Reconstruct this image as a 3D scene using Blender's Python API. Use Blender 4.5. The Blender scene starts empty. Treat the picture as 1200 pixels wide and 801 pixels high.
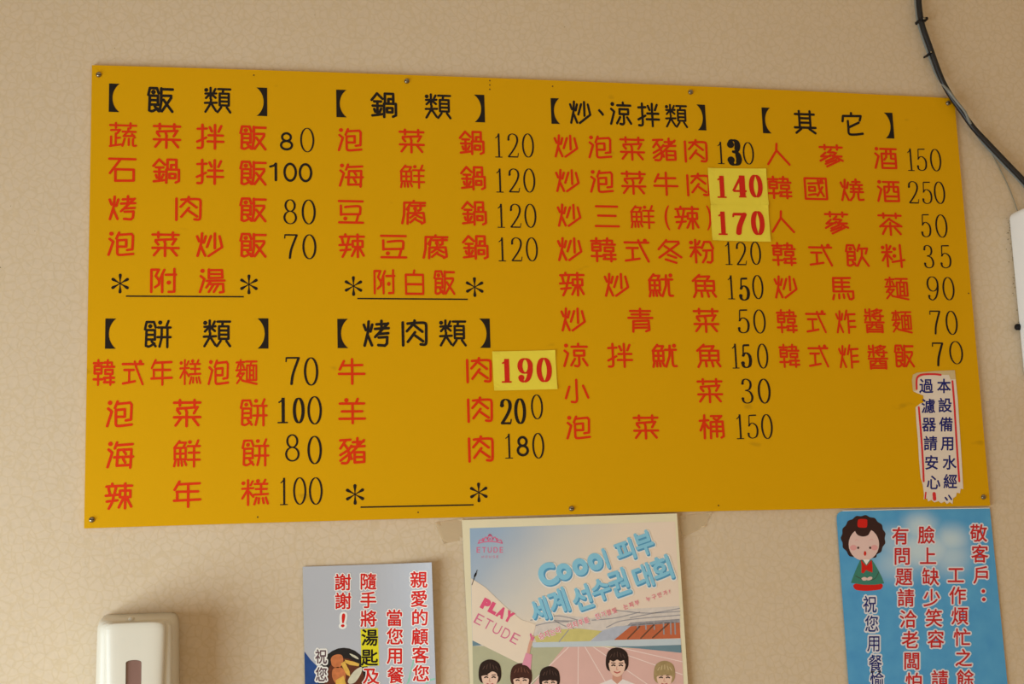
import bpy, bmesh, math, random
import numpy as np
from mathutils import Matrix, Vector
from mathutils.geometry import delaunay_2d_cdt

random.seed(7)
SC = bpy.context.scene
COL = SC.collection

# ------------------------------------------------------------------ camera
CAM_LOC = Vector((-0.4335, -1.7832, 1.5055))
CAM_ROT = Matrix(((0.979750651, -0.000572690, -0.200220715),
                  (-0.197473733, -0.167867021, -0.965828550),
                  (-0.0330573344, 0.985809482, -0.164580914)))
F_PX = 1645.97
cam_d = bpy.data.cameras.new('camera')
cam_d.sensor_fit = 'HORIZONTAL'
cam_d.sensor_width = 36.0
cam_d.lens = F_PX / 1200.0 * 36.0
cam_d.clip_start = 0.05
cam = bpy.data.objects.new('camera', cam_d)
cam.matrix_world = Matrix.Translation(CAM_LOC) @ CAM_ROT.to_4x4()
COL.objects.link(cam)
SC.camera = cam

# ------------------------------------------------------------------ light and exposure
SC.view_settings.view_transform = 'Standard'
SC.view_settings.look = 'None'
SC.view_settings.gamma = 1.0
SC.view_settings.use_curve_mapping = False
SC.view_settings.exposure = 0.13

world = bpy.data.worlds.new('world')
SC.world = world
world.use_nodes = True
wbg = world.node_tree.nodes['Background']
wbg.inputs[0].default_value = (1.0, 0.70, 0.39, 1)
wbg.inputs[1].default_value = 0.90

# daylight that falls through the shop window in the left wall
win_l = bpy.data.lights.new('window_daylight', 'AREA')
win_l.shape = 'RECTANGLE'
win_l.size = 0.9
win_l.size_y = 1.6
win_l.energy = 40.0
win_l.color = (0.76, 0.91, 1.0)
win_o = bpy.data.objects.new('window_daylight', win_l)
win_o.location = (-1.62, -1.2, 1.0)
win_o.rotation_euler = (0, math.radians(-90), 0)
COL.objects.link(win_o)


# ------------------------------------------------------------------ helpers
def at(px, py, y=-0.006):
    """point of the plane y = const seen at photograph pixel (px, py)"""
    d = CAM_ROT @ Vector(((px - 600.0) / F_PX, (400.5 - py) / F_PX, -1.0))
    t = (y - CAM_LOC.y) / d.y
    return CAM_LOC + d * t


def srgb(r, g, b):
    def f(c):
        c /= 255.0
        return c / 12.92 if c <= 0.04045 else ((c + 0.055) / 1.055) ** 2.4
    return (f(r), f(g), f(b), 1.0)


MATS = {}


def mat(name, rgb, rough=0.6, spec=0.3, var=0.05, scale=60.0, metal=0.0, bump=0.0):
    """plain procedural material with a little noise in the colour"""
    if name in MATS:
        return MATS[name]
    m = bpy.data.materials.new(name)
    m.use_nodes = True
    nt = m.node_tree
    p = nt.nodes['Principled BSDF']
    p.inputs['Roughness'].default_value = rough
    p.inputs['Specular IOR Level'].default_value = spec
    p.inputs['Metallic'].default_value = metal
    tc = nt.nodes.new('ShaderNodeTexCoord')
    nz = nt.nodes.new('ShaderNodeTexNoise')
    nz.inputs['Scale'].default_value = scale
    nz.inputs['Detail'].default_value = 3
    nt.links.new(tc.outputs['Object'], nz.inputs['Vector'])
    mx = nt.nodes.new('ShaderNodeMix')
    mx.data_type = 'RGBA'
    c = srgb(*rgb)
    mx.inputs[6].default_value = tuple(max(0, v * (1 - var)) for v in c[:3]) + (1,)
    mx.inputs[7].default_value = tuple(min(1, v * (1 + var)) for v in c[:3]) + (1,)
    nt.links.new(nz.outputs['Fac'], mx.inputs[0])
    nt.links.new(mx.outputs[2], p.inputs['Base Color'])
    if bump:
        b = nt.nodes.new('ShaderNodeBump')
        b.inputs['Strength'].default_value = bump
        b.inputs['Distance'].default_value = 0.001
        nt.links.new(nz.outputs['Fac'], b.inputs['Height'])
        nt.links.new(b.outputs['Normal'], p.inputs['Normal'])
    MATS[name] = m
    return m


def link(o, parent=None):
    COL.objects.link(o)
    if parent is not None:
        o.parent = parent
        o.matrix_parent_inverse = Matrix.Identity(4)
    return o


def tag(o, label=None, cat=None, group=None, kind=None):
    if label:
        o['label'] = label
    if cat:
        o['category'] = cat
    if group:
        o['group'] = group
    if kind:
        o['kind'] = kind
    return o


def empty(name, loc, label=None, cat=None, group=None):
    o = bpy.data.objects.new(name, None)
    o.empty_display_size = 0.02
    o.location = loc
    COL.objects.link(o)
    return tag(o, label, cat, group)


def mk(name, verts, faces, m, parent=None, smooth=False):
    """mesh object from world-space vertices; under a parent they become local"""
    off = Vector(parent_loc(parent)) if parent is not None else Vector((0, 0, 0))
    me = bpy.data.meshes.new(name)
    me.from_pydata([tuple(Vector(v) - off) for v in verts], [], faces)
    me.validate()
    if smooth:
        for p in me.polygons:
            p.use_smooth = True
    me.materials.append(m)
    return link(bpy.data.objects.new(name, me), parent)


def parent_loc(o):
    v = Vector((0, 0, 0))
    while o is not None:
        v = v + o.location
        o = o.parent
    return v


def box_vf(x0, x1, y0, y1, z0, z1):
    v = [(x, y, z) for x in (x0, x1) for y in (y0, y1) for z in (z0, z1)]
    f = [(0, 1, 3, 2), (4, 6, 7, 5), (0, 4, 5, 1), (2, 3, 7, 6), (0, 2, 6, 4), (1, 5, 7, 3)]
    return v, f


def bevel_obj(o, w, seg=3):
    bm = bmesh.new()
    bm.from_mesh(o.data)
    bmesh.ops.recalc_face_normals(bm, faces=bm.faces)
    bmesh.ops.bevel(bm, geom=list(bm.edges), offset=w, segments=seg, profile=0.5, affect='EDGES')
    bm.to_mesh(o.data)
    bm.free()
    for p in o.data.polygons:
        p.use_smooth = True
    return o


def tube(name, pts, r, m, parent=None, sides=12, flat=1.0):
    """swept tube through smoothed points, capped"""
    path = catmull(pts, 8)
    verts, faces = [], []
    n = len(path)
    for i, p in enumerate(path):
        t = (path[min(i + 1, n - 1)] - path[max(i - 1, 0)]).normalized()
        a = t.cross(Vector((0, 1, 0))).normalized()
        b = t.cross(a).normalized()
        for k in range(sides):
            an = 2 * math.pi * k / sides
            verts.append(p + a * (r * math.cos(an)) + b * (r * flat * math.sin(an)))
    for i in range(n - 1):
        for k in range(sides):
            k2 = (k + 1) % sides
            faces.append((i * sides + k, i * sides + k2, (i + 1) * sides + k2, (i + 1) * sides + k))
    faces.append(tuple(range(sides)))
    faces.append(tuple((n - 1) * sides + k for k in reversed(range(sides))))
    return mk(name, verts, faces, m, parent, smooth=True)


def catmull(pts, seg=8, closed=False):
    pts = [Vector(p) for p in pts]
    n = len(pts)
    if n == 2 and not closed:
        return pts
    out = []
    last = n if closed else n - 1
    for i in range(last):
        if closed:
            p0, p1, p2, p3 = (pts[(i + k - 1) % n] for k in range(4))
        else:
            p1, p2 = pts[i], pts[i + 1]
            p0 = pts[i - 1] if i > 0 else p1 * 2 - p2
            p3 = pts[i + 2] if i + 2 < n else p2 * 2 - p1
        for k in range(seg):
            t = k / seg
            out.append(0.5 * ((2 * p1) + (p2 - p0) * t + (2 * p0 - 5 * p1 + 4 * p2 - p3) * t * t
                              + (3 * p1 - p0 - 3 * p2 + p3) * t * t * t))
    if not closed:
        out.append(pts[-1])
    return out


# ------------------------------------------------------------------ lettering
def fill2d(loops):
    """non-zero winding fill of closed 2D loops -> (verts2d, faces)"""
    vs, edges = [], []
    for lp in loops:
        k, n = len(vs), len(lp)
        vs += [Vector((p[0], p[1])) for p in lp]
        edges += [(k + i, k + (i + 1) % n) for i in range(n)]
    xs = [p.x for p in vs]
    span = max(xs) - min(xs) or 1.0
    ov, _, of, _, _, _ = delaunay_2d_cdt(vs, edges, [], 0, span * 1e-6)
    if not of:
        return [(p.x, p.y) for p in ov], []
    V = np.array([(p.x, p.y) for p in ov])
    F = [list(f) for f in of]
    C = np.array([V[f].mean(axis=0) for f in F])
    A0 = np.array([(vs[i].x, vs[i].y) for i, _ in edges])
    A1 = np.array([(vs[j].x, vs[j].y) for _, j in edges])
    wn_ = np.zeros(len(F), int)
    for k in range(0, len(F), 512):
        cx, cy = C[k:k + 512, 0:1], C[k:k + 512, 1:2]
        cross = (A0[:, 1] <= cy) != (A1[:, 1] <= cy)
        dy = np.where(A1[:, 1] == A0[:, 1], 1.0, A1[:, 1] - A0[:, 1])
        xi = A0[:, 0] + (cy - A0[:, 1]) / dy * (A1[:, 0] - A0[:, 0])
        hit = cross & (xi > cx)
        wn_[k:k + 512] = np.where(A1[:, 1] > A0[:, 1], hit, 0).sum(1) - np.where(A1[:, 1] > A0[:, 1], 0, hit).sum(1)
    fs = []
    for f, w_ in zip(F, wn_):
        if w_:
            p = V[f]
            ar = (p[:, 0] * np.roll(p[:, 1], -1) - np.roll(p[:, 0], -1) * p[:, 1]).sum()
            fs.append(tuple(f) if ar > 0 else tuple(reversed(f)))
    return [(p[0], p[1]) for p in V.tolist()], fs


def area(lp):
    return 0.5 * sum(lp[i][0] * lp[(i + 1) % len(lp)][1] - lp[(i + 1) % len(lp)][0] * lp[i][1] for i in range(len(lp)))


def text_outlines(ch):
    """outline loops of one character of the built-in typeface, in em units"""
    c = bpy.data.curves.new('t', 'FONT')
    c.body = ch
    o = bpy.data.objects.new('t', c)
    COL.objects.link(o)
    dg = bpy.context.evaluated_depsgraph_get()
    cu = o.to_curve(dg)
    loops = []
    for s in cu.splines:
        bp = s.bezier_points
        n = len(bp)
        lp = []
        for i in range(n):
            a, b = bp[i], bp[(i + 1) % n]
            p0, p1, p2, p3 = a.co.xy, a.handle_right.xy, b.handle_left.xy, b.co.xy
            d = (p3 - p0)
            L = d.length
            if L < 1e-5:
                continue
            dev = max(abs(d.x * (p1 - p0).y - d.y * (p1 - p0).x), abs(d.x * (p2 - p0).y - d.y * (p2 - p0).x)) / L
            k = 1 if dev < 0.004 else 6
            for j in range(k):
                t = j / k
                lp.append((1 - t) ** 3 * p0 + 3 * (1 - t) ** 2 * t * p1 + 3 * (1 - t) * t * t * p2 + t ** 3 * p3)
        q = []
        for p in lp:
            if not q or (p - q[-1]).length > 1e-4:
                q.append(p)
        if len(q) > 2:
            loops.append(q)
    o.to_curve_clear()
    bpy.data.objects.remove(o)
    bpy.data.curves.remove(c)
    return loops


def round_loop(lp, r):
    if r <= 0:
        return lp
    out = []
    n = len(lp)
    for i in range(n):
        a, p, b = lp[i - 1], lp[i], lp[(i + 1) % n]
        u, v = (a - p), (b - p)
        lu, lv = u.length, v.length
        if lu < 1e-6 or lv < 1e-6:
            continue
        ang = u.angle(v, math.pi)
        if ang > math.radians(142):
            out.append(p)
            continue
        d = min(r, 0.48 * lu, 0.48 * lv)
        s, e = p + u / lu * d, p + v / lv * d
        for k in range(5):
            t = k / 4.0
            out.append((1 - t) ** 2 * s + 2 * (1 - t) * t * p + t * t * e)
    return out


def grow(loops, d):
    if not loops or abs(d) < 1e-9:
        return loops
    sgn = 1.0 if area(max(loops, key=lambda l: abs(area(l)))) > 0 else -1.0
    res = []
    for lp in loops:
        n = len(lp)
        out = []
        for i in range(n):
            a, p, b = lp[i - 1], lp[i], lp[(i + 1) % n]
            t1, t2 = (p - a), (b - p)
            if t1.length < 1e-7 or t2.length < 1e-7:
                out.append(p)
                continue
            t1.normalize()
            t2.normalize()
            nn = Vector((t1.y + t2.y, -(t1.x + t2.x)))
            if nn.length < 1e-3:
                out.append(p)
                continue
            nn.normalize()
            c = max(0.5, nn.dot(Vector((t1.y, -t1.x))))
            out.append(p + nn * (sgn * d / c))
        res.append(out)
    return res


OUT = {}
GLY = {}


def glyph(ch, weight=0.0, rnd=0.034):
    """(verts2d, faces) of a rounded character, em box centred on the origin"""
    key = (ch, weight, rnd)
    if key not in GLY:
        if ch not in OUT:
            OUT[ch] = text_outlines(ch)
        lps = [round_loop(l, rnd) for l in OUT[ch]]
        lps = grow(lps, weight)
        lps = [[Vector((p.x - 0.5, p.y - 0.38)) for p in l] for l in lps]
        GLY[key] = fill2d(lps) + (lps,)
    return GLY[key]


def halo(ch, weight, w, rnd=0.034):
    """wider silhouette of the character: its fill and a ribbon along every outline"""
    lps = glyph(ch, weight, rnd)[2]
    sg = 1 if area(max(lps, key=lambda l: abs(area(l)))) > 0 else -1
    loops = [l if sg > 0 else list(reversed(l)) for l in lps]
    for lp in lps:
        loops += stroke_loops(lp, lambda t: 2 * w, closed=True)
    key = ('halo', ch, weight, w, rnd)
    if key not in GLY:
        GLY[key] = fill2d(loops)
    return GLY[key]


def ccw(lp):
    return lp if area(lp) > 0 else list(reversed(lp))


def stroke_loops(path, width, closed=False, cap=False):
    """outline loops of a stroke along a 2D path; width is a function of the unit tangent"""
    path = [Vector((p[0], p[1])) for p in path]
    n = len(path)
    L, R = [], []
    for i, p in enumerate(path):
        if closed:
            t = path[(i + 1) % n] - path[i - 1]
        else:
            t = path[min(i + 1, n - 1)] - path[max(i - 1, 0)]
        if t.length < 1e-9:
            t = Vector((1, 0))
        t.normalize()
        nn = Vector((-t.y, t.x)) * (width(t) / 2)
        L.append(tuple(p + nn))
        R.append(tuple(p - nn))
    if closed:
        if abs(area(L)) < abs(area(R)):
            L, R = R, L
        return [ccw(L), list(reversed(ccw(R)))]
    end0, end1 = [], []
    if cap:
        for idx, sg, acc in ((n - 1, 1, end1), (0, -1, end0)):
            p = path[idx]
            t = (path[1] - path[0]) if idx == 0 else (path[-1] - path[-2])
            t.normalize()
            nn = Vector((-t.y, t.x)) * sg
            r = width(t) / 2
            for a in range(1, 8):
                an = math.pi * a / 8
                acc.append(tuple(p + nn * (r * math.cos(an)) + t * (sg * r * math.sin(an))))
    return [ccw(L + end1 + list(reversed(R)) + end0)]


def ribbon(path, width, closed=False, cap=False):
    return fill2d(stroke_loops(path, width, closed, cap))


def disc(cx, cy, r, n=16):
    return [(cx + r * math.cos(2 * math.pi * i / n), cy + r * math.sin(2 * math.pi * i / n)) for i in range(n)], [tuple(range(n))]


def ell(cx, cy, rx, ry, n=40):
    return [(cx + rx * math.cos(2 * math.pi * i / n), cy + ry * math.sin(2 * math.pi * i / n)) for i in range(n)]


DIG = {}


def digit(ch, thick=0.10, thin=0.035, sans=False, asp=0.5):
    """numeral drawn from strokes in a box asp wide and 1 high, centred; (verts2d, faces)"""
    key = (ch, thick, thin, sans, round(asp, 3))
    if key in DIG:
        return DIG[key]
    loops = []

    def W(t):
        return thick if sans else thin + (thick - thin) * abs(t.y) ** 1.4

    def S(pts, w=None, closed=False, raw=False):
        m = thick / 2
        q = [Vector((m + p[0] * (asp - 2 * m), thin / 2 + p[1] * (1 - thin))) for p in pts]
        pa = q if raw else catmull(q, 8, closed)
        if len(pa) == 2:
            pa = [pa[0].lerp(pa[1], i / 4) for i in range(5)]
        loops.extend(stroke_loops(pa, (lambda t: w) if w else W, closed, cap=not closed and (sans or w is None)))

    def B(x, y, r=None):
        if sans:
            return
        m = thick / 2
        loops.append(disc(m + x * (asp - 2 * m), thin / 2 + y * (1 - thin), r or thick * 0.62)[0])
    mid = thick if sans else thin * 1.7
    if ch == '0':
        S(ell(.5, .5, .5, .5), closed=True, raw=True)
    elif ch == '1':
        xc = asp * (0.55 if not sans else 0.7)
        for pa, w in (([(xc, 0), (xc, .99)], thick if sans else min(thick, asp * 0.5)),
                      ([(asp * .1, .80), (xc * .7, .87), (xc, .975)], thick if sans else max(thin * 1.3, thick * .35))):
            loops.extend(stroke_loops([Vector(p) for p in pa], lambda t: w, cap=sans))
        if not sans:
            loops.extend(stroke_loops([Vector((0, thin * .6)), Vector((asp, thin * .6))], lambda t: thin * 1.2))
    elif ch == '2':
        S([(.06, .74), (.14, .92), (.48, 1), (.85, .92), (.95, .73), (.78, .5), (.4, .24), (.04, .04)])
        B(.08, .76)
        S([(.04, .03), (.97, .03)], w=thick if sans else (thick + thin) / 2)
        if not sans:
            S([(.95, .03), (1.03, .2)], w=thin)
    elif ch == '3':
        S([(.08, .82), (.2, .96), (.48, 1), (.8, .92), (.88, .75), (.72, .58), (.36, .53)])
        S([(.36, .53), (.78, .46), (.98, .25), (.84, .06), (.45, 0), (.14, .06), (.03, .2)])
        B(.1, .82)
        B(.06, .19)
    elif ch == '4':
        S([(.72, .99), (.72, 0)], w=thick)
        S([(.68, .98), (.0, .27)], w=thick if sans else thin * 1.6)
        S([(.0, .27), (1.05, .27)], w=thick if sans else thin * 1.6)
        if not sans:
            S([(.42, .01), (1.0, .01)], w=thin * 1.2)
    elif ch == '5':
        S([(.2, .96), (.93, .97)], w=thick if sans else (thick + thin) / 2)
        S([(.2, .97), (.14, .52)], w=thick if sans else thin * 1.3)
        S([(.14, .52), (.28, .6), (.55, .63), (.88, .52), (.98, .31), (.84, .08), (.45, 0), (.12, .06), (.03, .2)])
        B(.06, .19)
    elif ch == '7':
        S([(.03, .95), (.98, .95)], w=thick if sans else (thick + thin) / 2)
        if not sans:
            S([(.04, .97), (.02, .8)], w=thin * 1.2)
        S([(.97, .94), (.66, .55), (.5, .3), (.42, .02)])
    elif ch == '8':
        S(ell(.5, .76, .40, .24), closed=True, raw=True)
        S(ell(.5, .26, .50, .26), closed=True, raw=True)
    elif ch == '9':
        S(ell(.5, .69, .5, .31), closed=True, raw=True)
        S([(1.0, .69), (.96, .42), (.75, .13), (.42, 0), (.13, .06), (.06, .18)])
        B(.1, .17)
    vs, fs = fill2d(loops)
    vs = [(x - asp / 2, y - 0.5) for x, y in vs]
    DIG[key] = (vs, fs)
    return DIG[key]


def asterisk2d():
    loops = []
    for k in range(6):
        a = math.pi / 2 + k * math.pi / 3
        t = Vector((math.cos(a), math.sin(a)))
        nn = Vector((-t.y, t.x))
        pet = ((-.01, .016), (.2, .035), (.36, .07), (.44, .078), (.49, .05))
        loops.append(ccw([tuple(t * r + nn * w) for r, w in pet] + [tuple(t * .505)] + [tuple(t * r - nn * w) for r, w in reversed(pet)]))
    return fill2d(loops)


MESH = {}


def flat_mesh(key, vf, m, bbox=False):
    """shared mesh lying in the XZ plane, facing the room"""
    if key in MESH:
        return MESH[key]
    vs, fs = vf[0], vf[1]
    if bbox:
        xs = [v[0] for v in vs]
        ys = [v[1] for v in vs]
        cx, cy = (min(xs) + max(xs)) / 2, (min(ys) + max(ys)) / 2
        w, h = max(xs) - min(xs), max(ys) - min(ys)
        vs = [((x - cx) / w, (y - cy) / h) for x, y in vs]
    me = bpy.data.meshes.new(str(key[0]))
    me.from_pydata([(x, 0, y) for x, y in vs], [], [tuple(f) for f in fs])
    me.materials.append(m)
    MESH[key] = me
    return me


def place(name, me, cx, cy, w, h, parent, y, rot=0.0, label=None):
    """put a unit mesh on the plane y, centred at a pixel, w by h pixels large"""
    c = at(cx, cy, y)
    sx = (at(cx + w / 2, cy, y) - at(cx - w / 2, cy, y)).length
    sz = (at(cx, cy + h / 2, y) - at(cx, cy - h / 2, y)).length
    o = bpy.data.objects.new(name, me)
    o.location = c - parent_loc(parent)
    o.scale = (sx, 1, sz)
    o.rotation_euler = (0, rot, 0)
    if label:
        o['label'] = label
    return link(o, parent)


# ------------------------------------------------------------------ brush-drawn characters of the board
# strokes on a 100 x 100 grid, y down: polylines "x,y x,y"; "~" smooth, "*" round dot, "#" closed box
FIRE = '2,16 10,37|21,3 18,44 4,98|17,58 33,97|35,15 28,42'
FOOD = '8,4 2,32|8,4 36,4 43,25|*22,20|8,35 6,95|8,35 40,35 40,72|8,53 40,53|8,71 40,71|~6,95 16,98 26,94 38,86|28,78 43,97'
RICE = '*6,12|42,5 34,20|2,34 44,32|24,0 24,98|20,42 2,72|28,46 44,66'
FISH = '22,2 2,28|20,8 46,8 38,24|#4,28 46,28 46,72 4,72|4,50 46,50|25,28 25,72|6,80 2,98|18,80 18,96|30,80 32,96|42,80 48,94'
GRASS = '0,10 100,10|22,0 22,21|78,0 78,21|'
WATER = '*13,8|6,30 20,42 3,97|'
BRUSH = {
    '泡': WATER + '42,3 32,28|38,13 90,8 96,16 94,73 74,76|36,36 70,33 70,62 36,62|~36,36 36,70 37,92 46,97 70,95 97,92',
    '菜': GRASS + '12,33 90,28|12,39 22,52|45,36 49,50|89,28 76,51|0,66 100,66|48,54 48,100|28,67 6,97|70,67 93,97',
    '炒': FIRE + '|55,14 40,60|70,3 70,65|88,14 98,60 46,98',
    '飯': FOOD + '|52,7 98,7|53,4 53,60 47,97|54,34 92,33 92,42 56,97|62,50 97,98',
    '韓': '0,12 42,12|22,0 22,24|#4,24 38,24 38,54 4,54|4,39 38,39|22,54 22,100|0,78 44,78|52,10 88,10 88,26|68,0 66,26|48,27 100,27|#56,40 92,40 92,56 56,56|50,72 100,72|56,72 54,90|50,90 100,90|82,60 82,100',
    '式': '0,16 100,16|8,40 54,40|32,40 32,90|2,95 30,91 60,86|58,6 66,30 98,98|*86,7',
    '鍋': '22,2 0,30|22,2 44,24|10,36 38,36|4,54 42,54|23,36 23,92|10,68 14,80|38,66 32,80|2,95 24,92 46,88|54,44 54,2 88,2 88,44|68,24 86,24|68,24 68,42|50,100 50,44 98,44 98,92 86,98|#62,62 84,62 84,80 62,80',
    '辣': '24,0 24,9|2,11 46,9|10,18 16,44|38,16 32,44|0,47 48,44|4,70 44,66|30,46 26,70 12,98|50,9 100,9|74,0 74,98|#54,28 94,28 94,54 54,54|68,56 50,94|80,56 98,92',
    '肉': '5,8 5,98|~24,12 60,9 88,9 97,16 97,50 96,86 90,95 74,94|52,0 50,10 21,42|52,20 82,44|53,46 24,84|54,60 84,82',
    '豬': '2,8 42,6|24,8 2,40|~20,26 32,46 37,76 28,97 8,98|28,50 2,66|34,64 2,88|46,30 34,46|36,56 46,82|52,16 94,14|70,0 70,32|46,34 98,32|96,8 44,60|#58,56 96,56 96,94 58,96|58,75 96,75',
    '牛': '20,8 3,42|16,26 92,24|0,60 100,60|52,0 52,100',
    '羊': '*28,6|73,1 67,16|2,20 98,20|10,52 90,52|0,82 100,82|52,20 52,100',
    '年': '20,0 2,32|14,11 98,8|10,40 92,40|12,40 12,74|0,75 100,72|54,10 54,100',
    '豆': '0,4 100,4|8,24 8,64|~26,30 60,26 86,26 90,36 88,60|8,62 88,60|*26,80|80,66 72,94|0,97 100,97',
    '石': '0,4 100,4|43,5 3,64|#24,48 94,48 94,94 24,96',
    '人': '45,2 42,34 2,98|44,34 98,98',
    '小': '~50,0 50,50 50,86 44,97 28,96|20,30 4,80|78,26 98,78',
    '三': '4,6 96,6|12,48 88,48|0,95 100,95',
    '冬': '38,2 4,42|34,9 88,8 90,16 6,78|30,28 98,76|42,66 76,78|32,86 76,100',
    '白': '50,0 46,17|#8,18 92,18 92,98 8,98|8,58 92,58',
    '海': WATER + '38,3 30,26|36,14 98,10|42,32 94,30 90,100|42,32 38,92 92,90|28,60 100,58|64,36 72,48|62,66 70,80',
    '鮮': FISH + '|*62,6|94,0 86,20|54,22 100,22|58,47 98,47|54,74 100,74|78,22 78,100',
    '餅': FOOD + '|*60,6|92,0 85,18|52,25 100,25|50,62 100,62|66,25 66,64 58,98|88,25 88,100',
    '魚': '30,2 2,28|26,10 72,8 60,26|#14,28 90,28 90,70 14,70|14,49 90,49|52,28 52,70|14,78 4,98|36,78 38,96|62,78 66,96|84,78 96,96',
    '魷': FISH + '|54,24 100,24|74,6 72,50 56,97|~84,26 84,80 88,94 100,95|*93,6',
    '酒': WATER + '30,8 100,8|#34,30 96,30 96,96 34,97|56,9 54,46 45,58|76,9 76,52 92,54|36,75 94,75',
    '炸': FIRE + '|58,0 46,40|54,18 100,16|64,18 64,100|64,48 98,46|64,74 100,73',
    '烤': FIRE + '|52,14 92,12|72,0 72,30|46,32 100,29|98,10 46,64|62,52 98,49|60,66 94,64 92,90 84,98 58,96',
    '附': '3,98 3,4 32,4 20,30 34,50 33,66 18,78|54,4 38,42|46,26 46,98|60,25 100,24|94,0 94,96 72,97|*72,58',
    '湯': WATER + '38,2 38,38|40,5 90,4 92,36 38,38|40,21 90,21|30,50 100,48|46,50 28,78|40,64 94,62 96,96 82,98|56,66 38,96|76,64 58,96',
    '拌': '2,18 36,16|~20,0 20,50 20,90 14,98 2,98|0,72 34,54|48,10 56,28|92,4 82,28|44,44 98,44|40,70 100,70|68,0 68,100',
    '茶': GRASS + '48,24 4,62|48,28 100,60|14,60 92,59|50,44 50,100|30,66 14,96|70,66 94,96',
    '粉': RICE + '|62,8 50,36|66,8 86,8 98,36|56,46 94,44 92,90 84,98 72,96|70,48 66,74 52,97',
    '料': RICE + '|*58,18|*56,50|46,78 100,68|84,0 86,100',
    '桶': '0,24 36,22|20,0 18,100|16,32 2,66|22,36 36,56|48,4 92,4 76,20|60,14 74,24|44,100 46,30 96,28 98,92 88,98|46,50 96,50|46,70 96,70|70,30 70,94',
    '青': '8,10 92,10|50,0 50,40|14,25 86,25|0,40 100,40|18,100 20,54 84,52 86,92 72,98|20,69 84,68|20,83 84,82',
    '馬': '10,2 8,63|10,3 86,2|10,22 80,22|10,42 80,42|48,4 48,62|8,63 96,62 96,92 86,98 78,96|10,78 4,98|32,76 32,94|52,76 54,92|72,74 76,90',
    '飲': FOOD + '|64,2 54,30|60,20 98,18 90,42|74,24 72,54 50,98|74,58 100,98',
    '其': '4,14 96,14|24,0 24,72|76,0 76,72|24,32 76,32|24,52 76,52|0,74 100,74|30,80 6,98|70,80 98,98',
    '它': '48,0 48,13|8,14 4,38|8,14 94,12 88,32|~30,36 30,70 30,88 38,96 70,95 98,91|82,42 34,64',
    '涼': WATER + '64,0 64,12|36,13 100,13|#46,30 88,30 88,52 46,52|~66,52 66,80 66,90 60,98 48,96|48,66 32,94|82,66 100,94',
    '腐': '52,0 52,8|12,8 100,8|12,8 10,60 2,98|36,14 22,38|30,28 28,44|42,22 98,20|80,10 80,38 70,42|*57,34|24,100 26,54 92,52 96,92 84,98|58,44 56,58 36,74|58,60 84,74|58,74 36,94|60,82 84,94',
    '糕': RICE + '|*62,4|90,0 84,13|50,16 98,16|54,36 96,36|48,58 100,56|74,16 74,58|56,70 48,96|66,72 64,92|80,72 84,92|92,70 100,94',
    '類': '*5,9|41,4 35,16|22,0 22,44|2,24 44,22|17,28 4,42|28,28 42,40|0,62 46,60|24,48 22,64 2,98|26,66 44,94|52,4 100,4|#58,22 94,22 94,70 58,70|58,38 94,38|58,54 94,54|72,6 70,20|64,78 50,98|86,78 100,98',
    '國': '#2,2 98,2 98,98 2,98|18,26 84,23|#20,42 46,42 46,60 20,60|18,80 50,75|62,12 66,50 84,84|80,42 56,82|*77,14',
    '蔬': GRASS + '4,31 38,29 27,44|22,44 22,92|4,58 4,98|22,64 38,62|0,98 44,90|70,22 70,35|48,36 98,36|66,38 52,55 92,53|84,46 95,60|56,66 48,96|72,66 72,92|~88,66 88,88 91,95 100,94',
    '燒': FIRE + '|70,0 70,25|54,12 88,12|44,26 98,26|58,32 58,56|46,44 68,44|84,32 84,56|74,44 96,44|44,59 100,59|60,62 56,80 42,98|~78,62 78,84 82,95 100,94',
    '麵': '2,10 40,8|22,0 22,42|12,18 6,32|32,18 38,32|0,42 44,40|20,46 4,66|16,56 38,54 4,94|14,66 30,84 100,98|48,6 100,6|74,8 70,20|#52,22 98,22 98,82 52,82|66,22 66,82|84,22 84,82|66,42 84,42|66,62 84,62',
    '蔘': GRASS + '50,20 36,34 64,34|24,36 4,54 44,52|72,36 56,52 96,52|48,46 0,74|54,48 100,72|60,60 24,76|70,68 22,88|84,72 28,100',
}


def brush(ch, w):
    """(verts2d, faces) of a character drawn with a round brush w wide on the 100 grid"""
    loops = []
    strokes = [t for t in BRUSH[ch].split('|') if t]
    if len(strokes) > 14:
        w *= 0.86
    for t in strokes:
        if t[0] == '*':
            x, y = map(float, t[1:].split(','))
            loops.append(ccw(disc(x, -y, w * 0.86, 14)[0]))
            continue
        kind = t[0] if t[0] in '~#' else ''
        pts = [tuple(map(float, p.split(','))) for p in t.lstrip('~#').split()]
        pts = [Vector((x, -y, 0)) for x, y in pts]
        if kind == '~':
            loops += stroke_loops(catmull(pts, 6), lambda q: w, cap=True)
            continue
        if kind == '#':
            pts.append(pts[0])
        for a, b in zip(pts, pts[1:]):
            loops += stroke_loops([a, b], lambda q: w, cap=True)
    vs, fs = fill2d(loops)
    return [((x - 50) / 108 * 0.93, (y + 50) / 108 * 0.90) for x, y in vs], fs


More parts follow.
